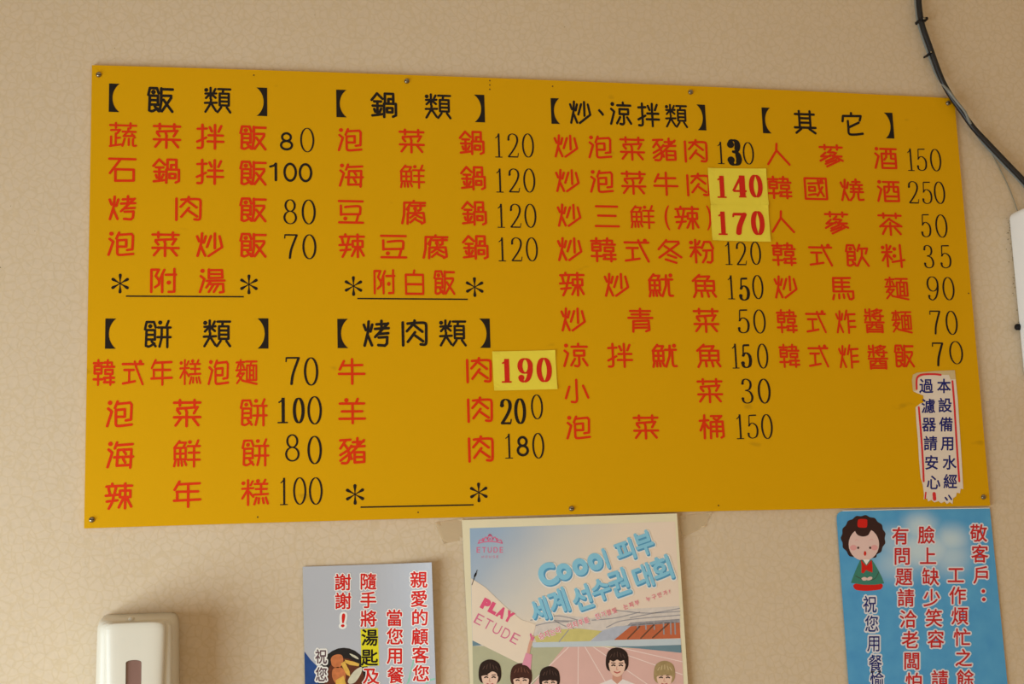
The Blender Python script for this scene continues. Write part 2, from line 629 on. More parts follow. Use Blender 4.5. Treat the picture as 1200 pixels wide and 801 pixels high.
# ------------------------------------------------------------------ the setting
def wall_material():
    m = bpy.data.materials.new('crackled_wallpaper')
    m.use_nodes = True
    nt = m.node_tree
    N, Lk = nt.nodes.new, nt.links.new
    p = nt.nodes['Principled BSDF']
    p.inputs['Roughness'].default_value = 0.62
    p.inputs['Specular IOR Level'].default_value = 0.25
    tc = N('ShaderNodeTexCoord')
    nz = N('ShaderNodeTexNoise')
    nz.inputs['Scale'].default_value = 55
    nz.inputs['Detail'].default_value = 3
    Lk(tc.outputs['Object'], nz.inputs['Vector'])
    sub = N('ShaderNodeVectorMath')
    sub.operation = 'SUBTRACT'
    sub.inputs[1].default_value = (.5, .5, .5)
    Lk(nz.outputs['Color'], sub.inputs[0])
    sc = N('ShaderNodeVectorMath')
    sc.operation = 'SCALE'
    sc.inputs['Scale'].default_value = 0.010
    Lk(sub.outputs[0], sc.inputs[0])
    ad = N('ShaderNodeVectorMath')
    Lk(tc.outputs['Object'], ad.inputs[0])
    Lk(sc.outputs[0], ad.inputs[1])
    vo = N('ShaderNodeTexVoronoi')
    vo.feature = 'DISTANCE_TO_EDGE'
    vo.inputs['Scale'].default_value = 92
    Lk(ad.outputs[0], vo.inputs['Vector'])
    mr = N('ShaderNodeMapRange')
    mr.interpolation_type = 'SMOOTHSTEP'
    mr.inputs['From Min'].default_value = 0.0
    mr.inputs['From Max'].default_value = 0.14
    Lk(vo.outputs['Distance'], mr.inputs['Value'])
    # patchy strength of the crackle and slow tone drift of old paper
    nb = N('ShaderNodeTexNoise')
    nb.inputs['Scale'].default_value = 3.0
    nb.inputs['Detail'].default_value = 4
    Lk(tc.outputs['Object'], nb.inputs['Vector'])
    base = N('ShaderNodeMix')
    base.data_type = 'RGBA'
    base.inputs[6].default_value = srgb(215, 196, 168)
    base.inputs[7].default_value = srgb(221, 203, 177)
    Lk(nb.outputs['Fac'], base.inputs[0])
    line = N('ShaderNodeMix')
    line.data_type = 'RGBA'
    line.inputs[6].default_value = srgb(214, 194, 162)
    Lk(mr.outputs['Result'], line.inputs[0])
    Lk(base.outputs[2], line.inputs[7])
    nf = N('ShaderNodeTexNoise')
    nf.inputs['Scale'].default_value = 160
    nf.inputs['Detail'].default_value = 4
    Lk(tc.outputs['Object'], nf.inputs['Vector'])
    fine = N('ShaderNodeMix')
    fine.data_type = 'RGBA'
    fine.blend_type = 'MULTIPLY'
    fine.inputs[0].default_value = 0.16
    Lk(line.outputs[2], fine.inputs[6])
    Lk(nf.outputs['Fac'], fine.inputs[7])
    Lk(fine.outputs[2], p.inputs['Base Color'])
    bp = N('ShaderNodeBump')
    bp.inputs['Strength'].default_value = 0.06
    bp.inputs['Distance'].default_value = 0.0012
    Lk(mr.outputs['Result'], bp.inputs['Height'])
    Lk(bp.outputs['Normal'], p.inputs['Normal'])
    return m


M_WALL = wall_material()
M_FLOOR = mat('floor_tile', (176, 160, 140), 0.4)
M_CEIL = mat('ceiling_paint', (226, 220, 208), 0.8)
RX0, RX1, RY0, H = -1.66, 2.4, -4.2, 2.75


def struct(name, verts, faces, m, parent=None):
    o = mk(name, verts, faces, m, parent)
    if parent is None:
        o['kind'] = 'structure'
    return o


struct('wall_back', *box_vf(RX0, RX1, 0, 0.12, 0, H), M_WALL)
struct('wall_right', *box_vf(RX1, RX1 + 0.12, RY0, 0.12, 0, H), M_WALL)
struct('floor', *box_vf(RX0 - 0.12, RX1 + 0.12, RY0, 0.12, -0.1, 0), M_FLOOR)
struct('ceiling', *box_vf(RX0 - 0.12, RX1 + 0.12, RY0, 0.12, H, H + 0.1), M_CEIL)
# left wall with the window opening the daylight falls through
wy0, wy1, wz0, wz1 = -2.05, -0.35, 0.5, 1.5
lv, lf = [], []
for b in ((RY0, wy0, 0, H), (wy1, 0.12, 0, H), (wy0, wy1, 0, wz0), (wy0, wy1, wz1, H)):
    v, f = box_vf(RX0 - 0.12, RX0, b[0], b[1], b[2], b[3])
    k = len(lv)
    lv += v
    lf += [tuple(i + k for i in q) for q in f]
struct('wall_left', lv, lf, M_WALL)
M_FRAME = mat('window_aluminium', (190, 190, 188), 0.35, metal=0.6)
wv, wf = [], []
for b in ((wy0, wy0 + .05, wz0, wz1), (wy1 - .05, wy1, wz0, wz1), (wy0 + .05, wy1 - .05, wz0, wz0 + .05),
          (wy0 + .05, wy1 - .05, wz1 - .05, wz1), ((wy0 + wy1) / 2 - .025, (wy0 + wy1) / 2 + .025, wz0 + .05, wz1 - .05)):
    v, f = box_vf(RX0 - 0.09, RX0 - 0.03, b[0], b[1], b[2], b[3])
    k = len(wv)
    wv += v
    wf += [tuple(i + k for i in q) for q in f]
struct('window_1', wv, wf, M_FRAME)

# ------------------------------------------------------------------ the menu board
BF = -0.006                       # front face of the board
M_BOARD = bpy.data.materials.new('yellow_acrylic')
M_BOARD.use_nodes = True


def board_material(m):
    nt = m.node_tree
    N, Lk = nt.nodes.new, nt.links.new
    p = nt.nodes['Principled BSDF']
    p.inputs['Roughness'].default_value = 0.5
    p.inputs['Specular IOR Level'].default_value = 0.12
    tc = N('ShaderNodeTexCoord')
    n1 = N('ShaderNodeTexNoise')
    n1.inputs['Scale'].default_value = 4
    n1.inputs['Detail'].default_value = 5
    Lk(tc.outputs['Object'], n1.inputs['Vector'])
    mx = N('ShaderNodeMix')
    mx.data_type = 'RGBA'
    mx.inputs[6].default_value = srgb(212, 159, 0)
    mx.inputs[7].default_value = srgb(216, 163, 0)
    Lk(n1.outputs['Fac'], mx.inputs[0])
    # small greasy smudges
    n2 = N('ShaderNodeTexNoise')
    n2.inputs['Scale'].default_value = 34
    n2.inputs['Detail'].default_value = 2
    mp = N('ShaderNodeMapping')
    mp.inputs['Scale'].default_value = (0.55, 1, 1.1)
    Lk(tc.outputs['Object'], mp.inputs['Vector'])
    Lk(mp.outputs['Vector'], n2.inputs['Vector'])
    mr = N('ShaderNodeMapRange')
    mr.interpolation_type = 'SMOOTHSTEP'
    mr.inputs['From Min'].default_value = 0.725
    mr.inputs['From Max'].default_value = 0.80
    mr.inputs['To Max'].default_value = 0.35
    Lk(n2.outputs['Fac'], mr.inputs['Value'])
    sm = N('ShaderNodeMix')
    sm.data_type = 'RGBA'
    sm.inputs[7].default_value = srgb(150, 112, 20)
    Lk(mr.outputs['Result'], sm.inputs[0])
    Lk(mx.outputs[2], sm.inputs[6])
    Lk(sm.outputs[2], p.inputs['Base Color'])


board_material(M_BOARD)
M_RED = mat('red_vinyl', (216, 50, 2), 0.5, 0.2, 0.04)
M_BLACK = mat('black_vinyl', (24, 18, 14), 0.45, 0.25, 0.05)
M_STEEL = mat('screw_steel', (150, 140, 120), 0.3, 0.5, 0.1, metal=0.9)
M_HOLE = mat('old_screw_hole', (96, 66, 18), 0.8)

P_TL, P_TR, P_BR, P_BL = at(107.7, 76.2), at(1118.2, 115.1), at(1160.5, 592.2), at(98.5, 618.7)
board = empty('menu_board', at(630, 612, 0.0),
              'large yellow menu board with red and black Chinese lettering screwed to the wall', 'menu board')
NB = 24
bv, bfc = [], []
for i in range(NB + 1):
    u = i / NB
    bow = 4 * u * (1 - u)
    top = P_TL.lerp(P_TR, u)
    bot = P_BL.lerp(P_BR, u)
    zt, zb = top.z + 0.0036 * bow, bot.z + 0.0022 * bow
    for (x, z) in ((top.x, zt), (bot.x, zb)):
        bv.append((x, BF, z))
        bv.append((x, BF + 0.005, z))
for i in range(NB):
    a, b = i * 4, (i + 1) * 4
    bfc += [(a, a + 2, b + 2, b), (a + 1, b + 1, b + 3, a + 3), (a, b, b + 1, a + 1), (a + 2, a + 3, b + 3, b + 2)]
bfc += [(0, 1, 3, 2), (NB * 4, NB * 4 + 2, NB * 4 + 3, NB * 4 + 1)]
mk('panel', bv, bfc, M_BOARD, board)

YL = BF - 0.0004                  # the plane of the vinyl lettering


def row(chars, pts, w, h, m, weight=0.012, name='character'):
    """characters with measured centres; missing centres are interpolated on the board"""
    n = len(chars)
    if len(pts) == 2 and n > 2:
        a, b = at(*pts[0], YL), at(*pts[1], YL)
        ps = []
        for i in range(n):
            q = a.lerp(b, i / (n - 1))
            d = CAM_ROT.transposed() @ (q - CAM_LOC)
            ps.append((600 + F_PX * d.x / -d.z, 400.5 - F_PX * d.y / -d.z))
        pts = ps
    colour = 'red' if m is M_RED else 'black'
    for ch, (x, y) in zip(chars, pts):
        if ch in '【】()':
            vf = glyph(ch, 0.0, 0.0) if ch in '【】' else glyph(ch, 0.01, 0.02)
            me = flat_mesh(('bracket', ch), vf, m, bbox=True)
            bw, bh = (w * 0.38, h * 1.07) if ch in '【】' else (6, 29)
            place('bracket', me, x, y, bw, bh, board, YL)
            continue
        if ch == '、':
            me = flat_mesh(('comma', ch), glyph(ch, 0.012), m, bbox=True)
            place('comma', me, x, y, 7, 8, board, YL)
            continue
        vf = brush(ch, 10.2 if m is M_RED else 10.9) if ch in BRUSH else glyph(ch, weight)
        me = flat_mesh(('character', ch, colour), vf, m)
        place(name, me, x, y, w / 0.93, h / 0.90, board, YL, label='%s vinyl character %s' % (colour, ch))


R, K = M_RED, M_BLACK
# headings
row('【飯類】', [(133.7, 114.5), (188, 116.7), (255, 117.5), (307, 119.2)], 32, 31, K, 0.016)
row('【鍋類】', [(400, 121.2), (450, 123), (513.2, 124.7), (562, 127)], 31, 30, K, 0.016)
row('【炒、涼拌類】', [(650.7, 130), (680, 131.5), (704.2, 131.7), (727, 133), (760, 134.5), (792.5, 136), (822, 137.5)], 26, 28, K, 0.016)
row('【其它】', [(898.2, 141), (943.2, 143.2), (998.7, 145.5), (1042, 147)], 26, 28, K, 0.014)
row('【餅類】', [(129.5, 390.7), (184.5, 391.2), (254.2, 390.7), (308.2, 390.5)], 33, 33, K, 0.016)
row('【烤肉類】', [(401.5, 390.5), (440.7, 390.5), (485.5, 390.2), (530.5, 390.2), (568.2, 390.2)], 32, 32, K, 0.016)
# rice dishes
row('蔬菜拌飯', [(144.2, 158), (296.5, 161.2)], 33, 30, R)
row('石鍋拌飯', [(143.2, 199), (296.5, 202.5)], 33, 30, R)
row('烤肉飯', [(143, 243.5), (296.5, 245.5)], 33, 30, R)
row('泡菜炒飯', [(141.7, 285.5), (296.5, 287)], 33, 30, R)
row('附湯', [(191.2, 328.7), (248.2, 329)], 32, 30, R)
# cakes
row('韓式年糕泡麵', [(121.7, 436.2), (288.7, 436)], 26, 31, R)
row('泡菜餅', [(140, 484.5), (297, 483)], 33, 33, R)
row('海鮮餅', [(140.5, 532.5), (218.7, 531.2), (299, 530)], 33, 33, R)
row('辣年糕', [(139.2, 581.2), (219.2, 578.7), (298.5, 577)], 33, 32, R)
# hot pots
row('泡菜鍋', [(410, 163.7), (482.5, 165.2), (553, 167.2)], 30, 28.5, R)
row('海鮮鍋', [(411.2, 205.2), (483, 206.7), (554.5, 208.5)], 30, 28.5, R)
row('豆腐鍋', [(411.2, 248), (484.5, 248.7), (555.7, 249.7)], 30, 29, R)
row('辣豆腐鍋', [(412.2, 288), (461.2, 288.7), (510, 289), (557.2, 289.5)], 31, 29, R)
row('附白飯', [(450.2, 330.2), (485.7, 330.7), (520.7, 330.7)], 26, 30, R)
# barbecue
row('牛肉', [(412, 435), (561, 433.7)], 32, 31, R)
row('羊肉', [(412.5, 481.2), (562.2, 480)], 32, 31, R)
row('豬肉', [(413, 528), (563.2, 526)], 32, 32, R)
# stir-fries
row('炒泡菜豬肉', [(663.2, 171), (703, 172.2), (741, 174), (778.7, 175.2), (815.2, 177)], 29, 28, R)
row('炒泡菜牛肉', [(665, 211.5), (705, 212.5), (742.5, 214), (780.2, 215.2), (818, 216.5)], 29, 28, R)
row('炒三鮮(辣)', [(667, 252), (711.2, 253.2), (752.7, 254), (781.7, 255), (805, 255.2), (831, 255.2)], 29, 28, R)
row('炒韓式冬粉', [(667.7, 291.7), (707, 292.5), (746.2, 293.2), (784.7, 294.2), (822.5, 294.5)], 30, 29, R)
row('辣炒魷魚', [(670.2, 333), (722.5, 333.5), (774.2, 334.2), (825.5, 335)], 30, 29, R)
row('炒青菜', [(671.7, 374), (750.5, 375), (827.5, 375.2)], 30, 29, R)
row('涼拌魷魚', [(674, 416), (726.5, 416.2), (778.5, 416.7), (830.7, 416.7)], 30, 29, R)
row('小菜', [(675.7, 458.2), (832, 457.5)], 30, 29, R)
row('泡菜桶', [(677.7, 500.5), (757, 500), (834.2, 499.7)], 30, 29, R)
# others
row('人蔘酒', [(912, 180.5), (974.2, 182.5), (1037.5, 185)], 28, 27, R)
row('韓國燒酒', [(913.7, 219.5), (956, 221), (998.2, 222.5), (1040.7, 223.7)], 28, 27, R)
row('人蔘茶', [(917.2, 259.5), (980.5, 261), (1043.2, 262.5)], 28, 27, R)
row('韓式飲料', [(918.7, 297.5), (961.7, 298.5), (1004.2, 299), (1046.5, 299.7)], 28, 27.5, R)
row('炒馬麵', [(920.7, 336), (987.5, 338), (1050.7, 338)], 28, 28, R)
row('韓式炸醬麵', [(922, 376.2), (956.2, 376.5), (991, 376.7), (1024.5, 375.7), (1056.7, 377)], 24, 28, R)
row('韓式炸醬飯', [(925, 416.7), (959, 416.7), (994.5, 417.5), (1028.7, 418.2), (1059.7, 416.7)], 24, 28, R)

STY = {'t': (0.072, 0.030, False), 'r': (0.085, 0.034, False), 'm': (0.125, 0.045, False), 'b': (0.22, 0.06, False),
       'd': (0.17, 0.05, False), 's': (0.125, 0.125, True), 'u': (0.075, 0.05, False)}


def price(items):
    for ch, st, x, y, w, h in items:
        tk, tn, sn = STY[st]
        me = flat_mesh(('digit', ch, st, round(w / h, 2)), digit(ch, tk, tn, sn, max(w / h, 0.2)), M_BLACK, bbox=True)
        place('digit', me, x, y, w, h, board, YL, label='black vinyl digit %s' % ch)


price([('8', 's', 335.7, 165.5, 15.5, 21.5), ('0', 't', 360, 164, 16.5, 28.5),
       ('1', 's', 320, 201.2, 9.5, 22), ('0', 's', 340, 201.7, 16, 22.5), ('0', 's', 358, 202.2, 16, 22.5),
       ('8', 'r', 340, 248, 16, 29), ('0', 'r', 361.7, 248.2, 16.5, 29),
       ('7', 'r', 341, 288.7, 16, 29), ('0', 'r', 362.5, 289, 16.5, 29),
       ('7', 'r', 343, 434.5, 17, 33), ('0', 'r', 364.5, 435, 17, 33),
       ('1', 'm', 331.2, 480.7, 12, 30), ('0', 'm', 350, 480.7, 14, 30), ('0', 'r', 368.7, 480.5, 17, 33),
       ('8', 'u', 342.5, 524.5, 17, 32), ('0', 'r', 368.7, 527, 17, 33),
       ('1', 't', 332.5, 575.5, 9, 32), ('0', 't', 351.2, 575, 15.5, 32), ('0', 't', 370, 575, 16, 32)])
for a, b, c in ((584.2, 601.2, 618.7), (585.5, 602.5, 620.2), (587, 604.2, 621.5), (588.2, 605.5, 623.2)):
    k = {584.2: 170.4, 585.5: 211.4, 587: 252.7, 588.2: 292}[a]
    price([('1', 't', a, k, 8.5, 28), ('2', 't', b, k, 13, 28), ('0', 't', c, k, 14, 28)])
price([('2', 'm', 593, 482, 14, 30), ('0', 'm', 609.5, 481.5, 14, 30), ('0', 't', 629.2, 476.5, 14, 29),
       ('1', 't', 596.2, 522.5, 9, 29), ('8', 's', 612.5, 522.5, 14.5, 24), ('0', 't', 630.7, 522, 14, 30),
       ('1', 't', 844.5, 179, 7.5, 26), ('3', 'b', 860.5, 178.5, 17, 31), ('0', 't', 877, 179.5, 13, 26),
       ('1', 't', 853.7, 296.7, 8, 27), ('2', 't', 868.7, 297, 12, 27), ('0', 't', 885.5, 296.5, 12.5, 27),
       ('1', 't', 856.7, 336.5, 8, 28), ('5', 'm', 872, 338.5, 13, 27), ('0', 't', 888, 336.2, 13, 28),
       ('5', 'r', 871.2, 376.2, 14, 28), ('0', 't', 890, 376.5, 14.5, 28),
       ('1', 't', 861.7, 417, 8, 29), ('5', 'm', 874.5, 417, 13, 28), ('0', 't', 893.7, 417, 13, 29),
       ('3', 'r', 875.5, 458, 14, 29), ('0', 'r', 895.5, 458, 15, 29),
       ('1', 't', 867, 499.7, 8.5, 29), ('5', 't', 882, 499.5, 13, 28), ('0', 't', 898.7, 499.5, 13.5, 29),
       ('1', 't', 1067, 187, 7.5, 26), ('5', 't', 1080, 187, 12, 26), ('0', 't', 1096.5, 187.5, 13, 26),
       ('2', 't', 1070.5, 225.2, 12, 26), ('5', 't', 1086.2, 225.7, 12, 26), ('0', 't', 1101, 225.7, 13, 26),
       ('5', 't', 1085, 264.2, 12, 27), ('0', 't', 1103.2, 264.7, 14, 27),
       ('3', 't', 1088.2, 300.5, 12, 27), ('5', 't', 1108, 300.5, 13, 27),
       ('9', 't', 1093.2, 337.7, 14, 28), ('0', 't', 1111.5, 338, 14, 27),
       ('7', 't', 1096.5, 377.7, 13, 28), ('0', 't', 1115.2, 378, 14, 28),
       ('7', 'r', 1099.7, 415, 13.5, 28), ('0', 't', 1120.5, 413, 16, 27)])

AST = flat_mesh(('asterisk',), asterisk2d(), M_BLACK)
for x, y, s in ((140.7, 332, 23), (291.7, 333, 23), (414.2, 335, 23), (556.2, 336.2, 23), (416, 579, 24), (561, 576.7, 23)):
    place('asterisk', AST, x, y, s, s, board, YL)
for x0, y0, x1, y1 in ((147.5, 346.8, 285.7, 347.5), (418.7, 349.6, 548.2, 350.5), (422.5, 594, 555, 591.2)):
    a, b = at(x0, y0, YL), at(x1, y1, YL)
    t = 0.0009
    mk('underline', [a + Vector((0, 0, -t)), b + Vector((0, 0, -t)), b + Vector((0, 0, t)), a + Vector((0, 0, t))],
       [(0, 1, 2, 3)], M_BLACK, board)


def dome(name, c, r, hgt, m, parent, seg=14):
    vs, fs = [], []
    rings = [(1.0, 0.0), (0.95, 0.45), (0.72, 0.85), (0.35, 1.0)]
    for rr, hh in rings:
        for k in range(seg):
            a = 2 * math.pi * k / seg
            vs.append((c.x + r * rr * math.cos(a), c.y - hgt * hh, c.z + r * rr * math.sin(a)))
    for i in range(len(rings) - 1):
        for k in range(seg):
            k2 = (k + 1) % seg
            fs.append((i * seg + k, i * seg + k2, (i + 1) * seg + k2, (i + 1) * seg + k))
    vs.append((c.x, c.y - hgt, c.z))
    t = (len(rings) - 1) * seg
    for k in range(seg):
        fs.append((t + k, t + (k + 1) % seg, len(vs) - 1))
    return mk(name, vs, fs, m, parent, smooth=True)


for x, y in ((115.7, 87.5), (476.7, 95), (809.2, 108), (1110.8, 121), (107.5, 608.7), (669.7, 595.5), (1152.3, 582)):
    s = dome('screw', at(x, y, BF), 0.0036, 0.0030, M_STEEL, board)
    c = at(x, y, BF - 0.00305)
    mk('screw_slot', [c + Vector(v) for v in ((-.0024, 0, -.0005), (.0024, 0, -.0005), (.0024, 0, .0005), (-.0024, 0, .0005))],
       [(0, 1, 2, 3)], M_BLACK, s)
for x, y in ((297.5, 88), (647.5, 101), (302, 605.5), (490, 600), (842, 592), (574, 94.5), (574, 99.5), (574, 104.5), (1135, 343.5)):
    c = at(x, y, BF - 0.0002)
    vv, ff = disc(0, 0, 0.0011, 10)
    mk('screw_hole', [c + Vector((a, 0, b)) for a, b in vv], ff, M_HOLE, board)

# ------------------------------------------------------------------ price stickers on the board
M_STICK = mat('yellow_sticker_paper', (232, 214, 66), 0.6, 0.25, 0.03)
M_SRED = mat('sticker_red_print', (206, 36, 20), 0.55, 0.2, 0.05)


def curled_quad(corners, thick, lift, n=8):
    """thin sheet between four points whose corners lift a little"""
    tl, tr, br, bl = corners
    vs, fs = [], []
    for s in (0, 1):
        for j in range(n + 1):
            for i in range(n + 1):
                u, v = i / n, j / n
                p = tl.lerp(tr, u).lerp(bl.lerp(br, u), v)
                e = lift * (max(0, abs(u - .5) * 2 - .7) / .3) * (max(0, abs(v - .5) * 2 - .6) / .4)
                vs.append(p + Vector((0, -e + (thick if s else 0), 0)))
    q = (n + 1) ** 2
    for j in range(n):
        for i in range(n):
            a = j * (n + 1) + i
            fs.append((a, a + n + 1, a + n + 2, a + 1))
            fs.append((q + a, q + a + 1, q + a + n + 2, q + a + n + 1))
    rim = [i for i in range(n + 1)] + [j * (n + 1) + n for j in range(1, n + 1)] + \
          [n * (n + 1) + i for i in range(n - 1, -1, -1)] + [j * (n + 1) for j in range(n - 1, 0, -1)]
    for a, b in zip(rim, rim[1:] + rim[:1]):
        fs.append((a, b, q + b, q + a))
    return vs, fs


def price_sticker(corners, digs, label, y):
    pts = [at(a, b, y) for a, b in corners]
    c = sum(pts, Vector()) / 4
    e = empty('price_sticker', (c.x, BF, min(p.z for p in pts)), label, 'sticker', 'yellow price stickers on the menu board')
    mk('paper', *curled_quad(pts, 0.0003, 0.0012), M_STICK, e)
    for ch, x, yy, w, h in digs:
        me = flat_mesh(('digit', ch, 'red', round(w / h, 2)), digit(ch, 0.205, 0.055, False, w / h), M_SRED, bbox=True)
        place('digit', me, x, yy, w, h, e, y - 0.0004)


price_sticker([(829.2, 196.7), (897.5, 197.5), (900.7, 240), (832.7, 240)],
              [('1', 845.5, 218.7, 10.5, 26), ('4', 866.2, 218.2, 17, 26), ('0', 885.7, 218, 16, 26.5)],
              'yellow price sticker reading 140, upper of the two touching stickers', BF - 0.0010)
price_sticker([(832.5, 240), (900, 240), (903.2, 283.2), (834.8, 281.4)],
              [('1', 846.7, 261.4, 10.5, 27.5), ('7', 867.2, 262, 17, 26.5), ('0', 888, 261.2, 16, 28)],
              'yellow price sticker reading 170, lower of the two touching stickers', BF - 0.0014)
price_sticker([(576.7, 411.7), (650.5, 410), (653.2, 455.7), (579, 457.5)],
              [('1', 593.4, 434.2, 11.5, 28), ('9', 615.5, 433.7, 18, 28.5), ('0', 637.7, 433.2, 18, 28.5)],
              'yellow price sticker reading 190, alone in the barbecue section of the board', BF - 0.0010)


# ------------------------------------------------------------------ printed sheets
class Sheet:
    """a sheet of paper on the plane y0; print is laid on it in thin layers"""
    def __init__(self, root, y0, crop, bend=None):
        self.root, self.y0, self.bend = root, y0, bend or (lambda x, z: 0.0)
        self.cx, self.cy, self.cs = crop          # crop origin and scale of the measurements

    def px(self, x, y):
        return self.cx + x / self.cs, self.cy + y / self.cs

    def pt(self, x, y, layer=0):
        p = at(*self.px(x, y), self.y0)
        return self.lift(p, layer)

    def lift(self, p, layer):
        return Vector((p.x, self.y0 - layer * 0.00007 - self.bend(p.x, p.z), p.z))

    def poly(self, name, pts, m, layer=1, smooth=False, parent=None):
        q = catmull([Vector((a, b, 0)) for a, b in pts], 6, True) if smooth else [Vector((a, b, 0)) for a, b in pts]
        w = [self.pt(p.x, p.y, layer) for p in q]
        vs, fs = fill2d([[(p.x, p.z) for p in w]])
        return mk(name, [self.lift(Vector((x, 0, z)), layer) for x, z in vs], fs, m, parent or self.root)

    def ellipse(self, name, cx, cy, rx, ry, m, layer=1, rot=0.0, parent=None):
        c, s = math.cos(rot), math.sin(rot)
        return self.poly(name, [(cx + a * c - b * s, cy + a * s + b * c) for a, b in ell(0, 0, rx, ry, 28)], m, layer, parent=parent)

    def line(self, name, pts, w, m, layer=1, parent=None):
        q = [self.pt(a, b, layer) for a, b in pts]
        s = (self.pt(pts[0][0] + 1, pts[0][1]) - self.pt(*pts[0])).length
        pa = catmull([Vector((p.x, p.z, 0)) for p in q], 8)
        vs, fs = ribbon(pa, lambda t: w * s, cap=True)
        return mk(name, [self.lift(Vector((x, 0, z)), layer) for x, z in vs], fs, m, parent or self.root)

    def char(self, ch, x, y, w, h, m, layer=2, weight=0.014, halo_m=None, halo_w=0.05, rot=0.0, bbox=False, shear=0.0,
             name='character', rnd=0.03):
        """one printed character, w by h measured pixels, centred at (x, y)"""
        def shape(vf, lay, mm, nm, par):
            vs, fs = vf[0], vf[1]
            k = 1.0
            if bbox:
                gx = [v[0] for v in glyph(ch, weight, rnd)[0]]
                gy = [v[1] for v in glyph(ch, weight, rnd)[0]]
                mx_, my_ = (min(gx) + max(gx)) / 2, (min(gy) + max(gy)) / 2
                ww, hh = max(gx) - min(gx), max(gy) - min(gy)
                vs = [((a - mx_) / ww, (b - my_) / hh) for a, b in vs]
            else:
                vs = [(a / 0.93, b / 0.93) for a, b in vs]
            c, s = math.cos(rot), math.sin(rot)
            out = []
            for a, b in vs:
                a, b = (a + shear * b) * w, b * h
                out.append(self.pt(x + a * c + b * s, y - (-a * s + b * c), lay))
            return mk(nm, out, fs, mm, par)
        o = shape(glyph(ch, weight, rnd), layer, m, name, self.root)
        if halo_m is not None:
            shape(halo(ch, weight, halo_w, rnd), layer - 1, halo_m, 'outline', o)
        return o

    def paper(self, name, corners, m, n=16):
        """the sheet itself, a thin grid bent like the print on it; corners as world points"""
        tl, tr, br, bl = corners
        vs, fs = [], []
        for s in (0, 1):
            for j in range(n + 1):
                for i in range(n + 1):
                    p = tl.lerp(tr, i / n).lerp(bl.lerp(br, i / n), j / n)
                    q = self.lift(p, 0)
                    vs.append(q + Vector((0, 0.00025 if s else 0, 0)))
        k = (n + 1) ** 2
        for j in range(n):
            for i in range(n):
                a = j * (n + 1) + i
                fs.append((a, a + n + 1, a + n + 2, a + 1))
                fs.append((k + a, k + a + 1, k + a + n + 2, k + a + n + 1))
        rim = [i for i in range(n + 1)] + [j * (n + 1) + n for j in range(1, n + 1)] + \
              [n * (n + 1) + i for i in range(n - 1, -1, -1)] + [j * (n + 1) for j in range(n - 1, 0, -1)]
        for a, b in zip(rim, rim[1:] + rim[:1]):
            fs.append((a, b, k + b, k + a))
        return mk(name, vs, fs, m, self.root, smooth=False)


def sheet_corners(tl, tr, br_f, bl_f, length, y):
    """world corners of a sheet whose lower end is cut by the photograph's edge"""
    a, b, c, d = (at(*p, y) for p in (tl, tr, br_f, bl_f))
    return a, b, b + (c - b).normalized() * length, a + (d - a).normalized() * length


M_WHITE = mat('white_print', (236, 236, 232), 0.6, 0.2, 0.02)
M_PRED = mat('red_print', (208, 34, 26), 0.55, 0.2, 0.04)
M_NAVY = mat('navy_print', (30, 36, 110), 0.55, 0.2, 0.06)
M_PBLK = mat('black_print', (22, 20, 22), 0.55, 0.2, 0.06)

# ---- torn water notice on the board
wn = empty('water_notice_sticker', at(1100, 588, BF), 'torn white sticker with blue vertical Chinese lettering and red border on the board', 'sticker')
S = Sheet(wn, BF - 0.0006, (1000, 420, 4.005))
M_NOTE = mat('aged_white_sticker', (226, 214, 200), 0.6, 0.2, 0.04)
M_GLUE = mat('sticker_glue_residue', (206, 184, 138), 0.7, 0.2, 0.12)
left_edge = [(330, 205), (312, 212), (292, 228), (296, 300), (303, 380), (308, 470), (316, 560), (326, 592), (332, 640), (330, 660)]
ragged = [(345, 655), (352, 670), (366, 662), (380, 674), (400, 668), (412, 678), (428, 670), (440, 682), (452, 672), (466, 682), (468, 655), (482, 645), (486, 628), (500, 632), (504, 610), (516, 612)]
S.poly('paper', [(275, 100), (280, 75), (300, 66), (380, 58), (476, 54), (490, 190), (505, 420)] + list(reversed(ragged)) + list(reversed(left_edge)) +
       [(330, 190), (328, 172), (300, 162), (280, 152)], M_NOTE, 0)
S.poly('glue_residue', [(275, 100), (280, 75), (300, 66), (380, 58), (476, 54), (480, 96), (456, 98), (448, 76), (330, 78), (302, 92), (300, 150), (280, 152)], M_GLUE, 1)
M_BRED = mat('border_red', (214, 50, 54), 0.55, 0.2, 0.05)
S.line('border', [(297, 142), (297, 100), (306, 82), (330, 74), (380, 73), (410, 76)], 9, M_BRED, 2)
S.line('border', [(307, 228), (318, 360), (326, 480), (330, 575)], 9, M_BRED, 2)
S.line('border', [(465, 106), (474, 220), (485, 400), (497, 575)], 9, M_BRED, 2)
S.line('border', [(340, 628), (337, 655)], 7, M_BRED, 2)
for ch, x, y in (('本', 425, 128), ('設', 430, 218), ('備', 435, 308), ('用', 442, 397), ('水', 451, 487), ('經', 455, 575),
                 ('過', 342, 128), ('濾', 352, 222), ('器', 355, 308), ('請', 362, 397), ('安', 367, 487), ('心', 376, 580)):
    S.char(ch, x, y, 62, 66, M_NAVY, 2, 0.020, rnd=0.0)
S.line('exclamation_mark', [(379, 634), (381, 658)], 16, M_BRED, 2)
S.line('letter_fragment', [(432, 652), (440, 662)], 8, M_NAVY, 2)
S.line('letter_fragment', [(448, 642), (460, 660)], 7, M_NAVY, 2)

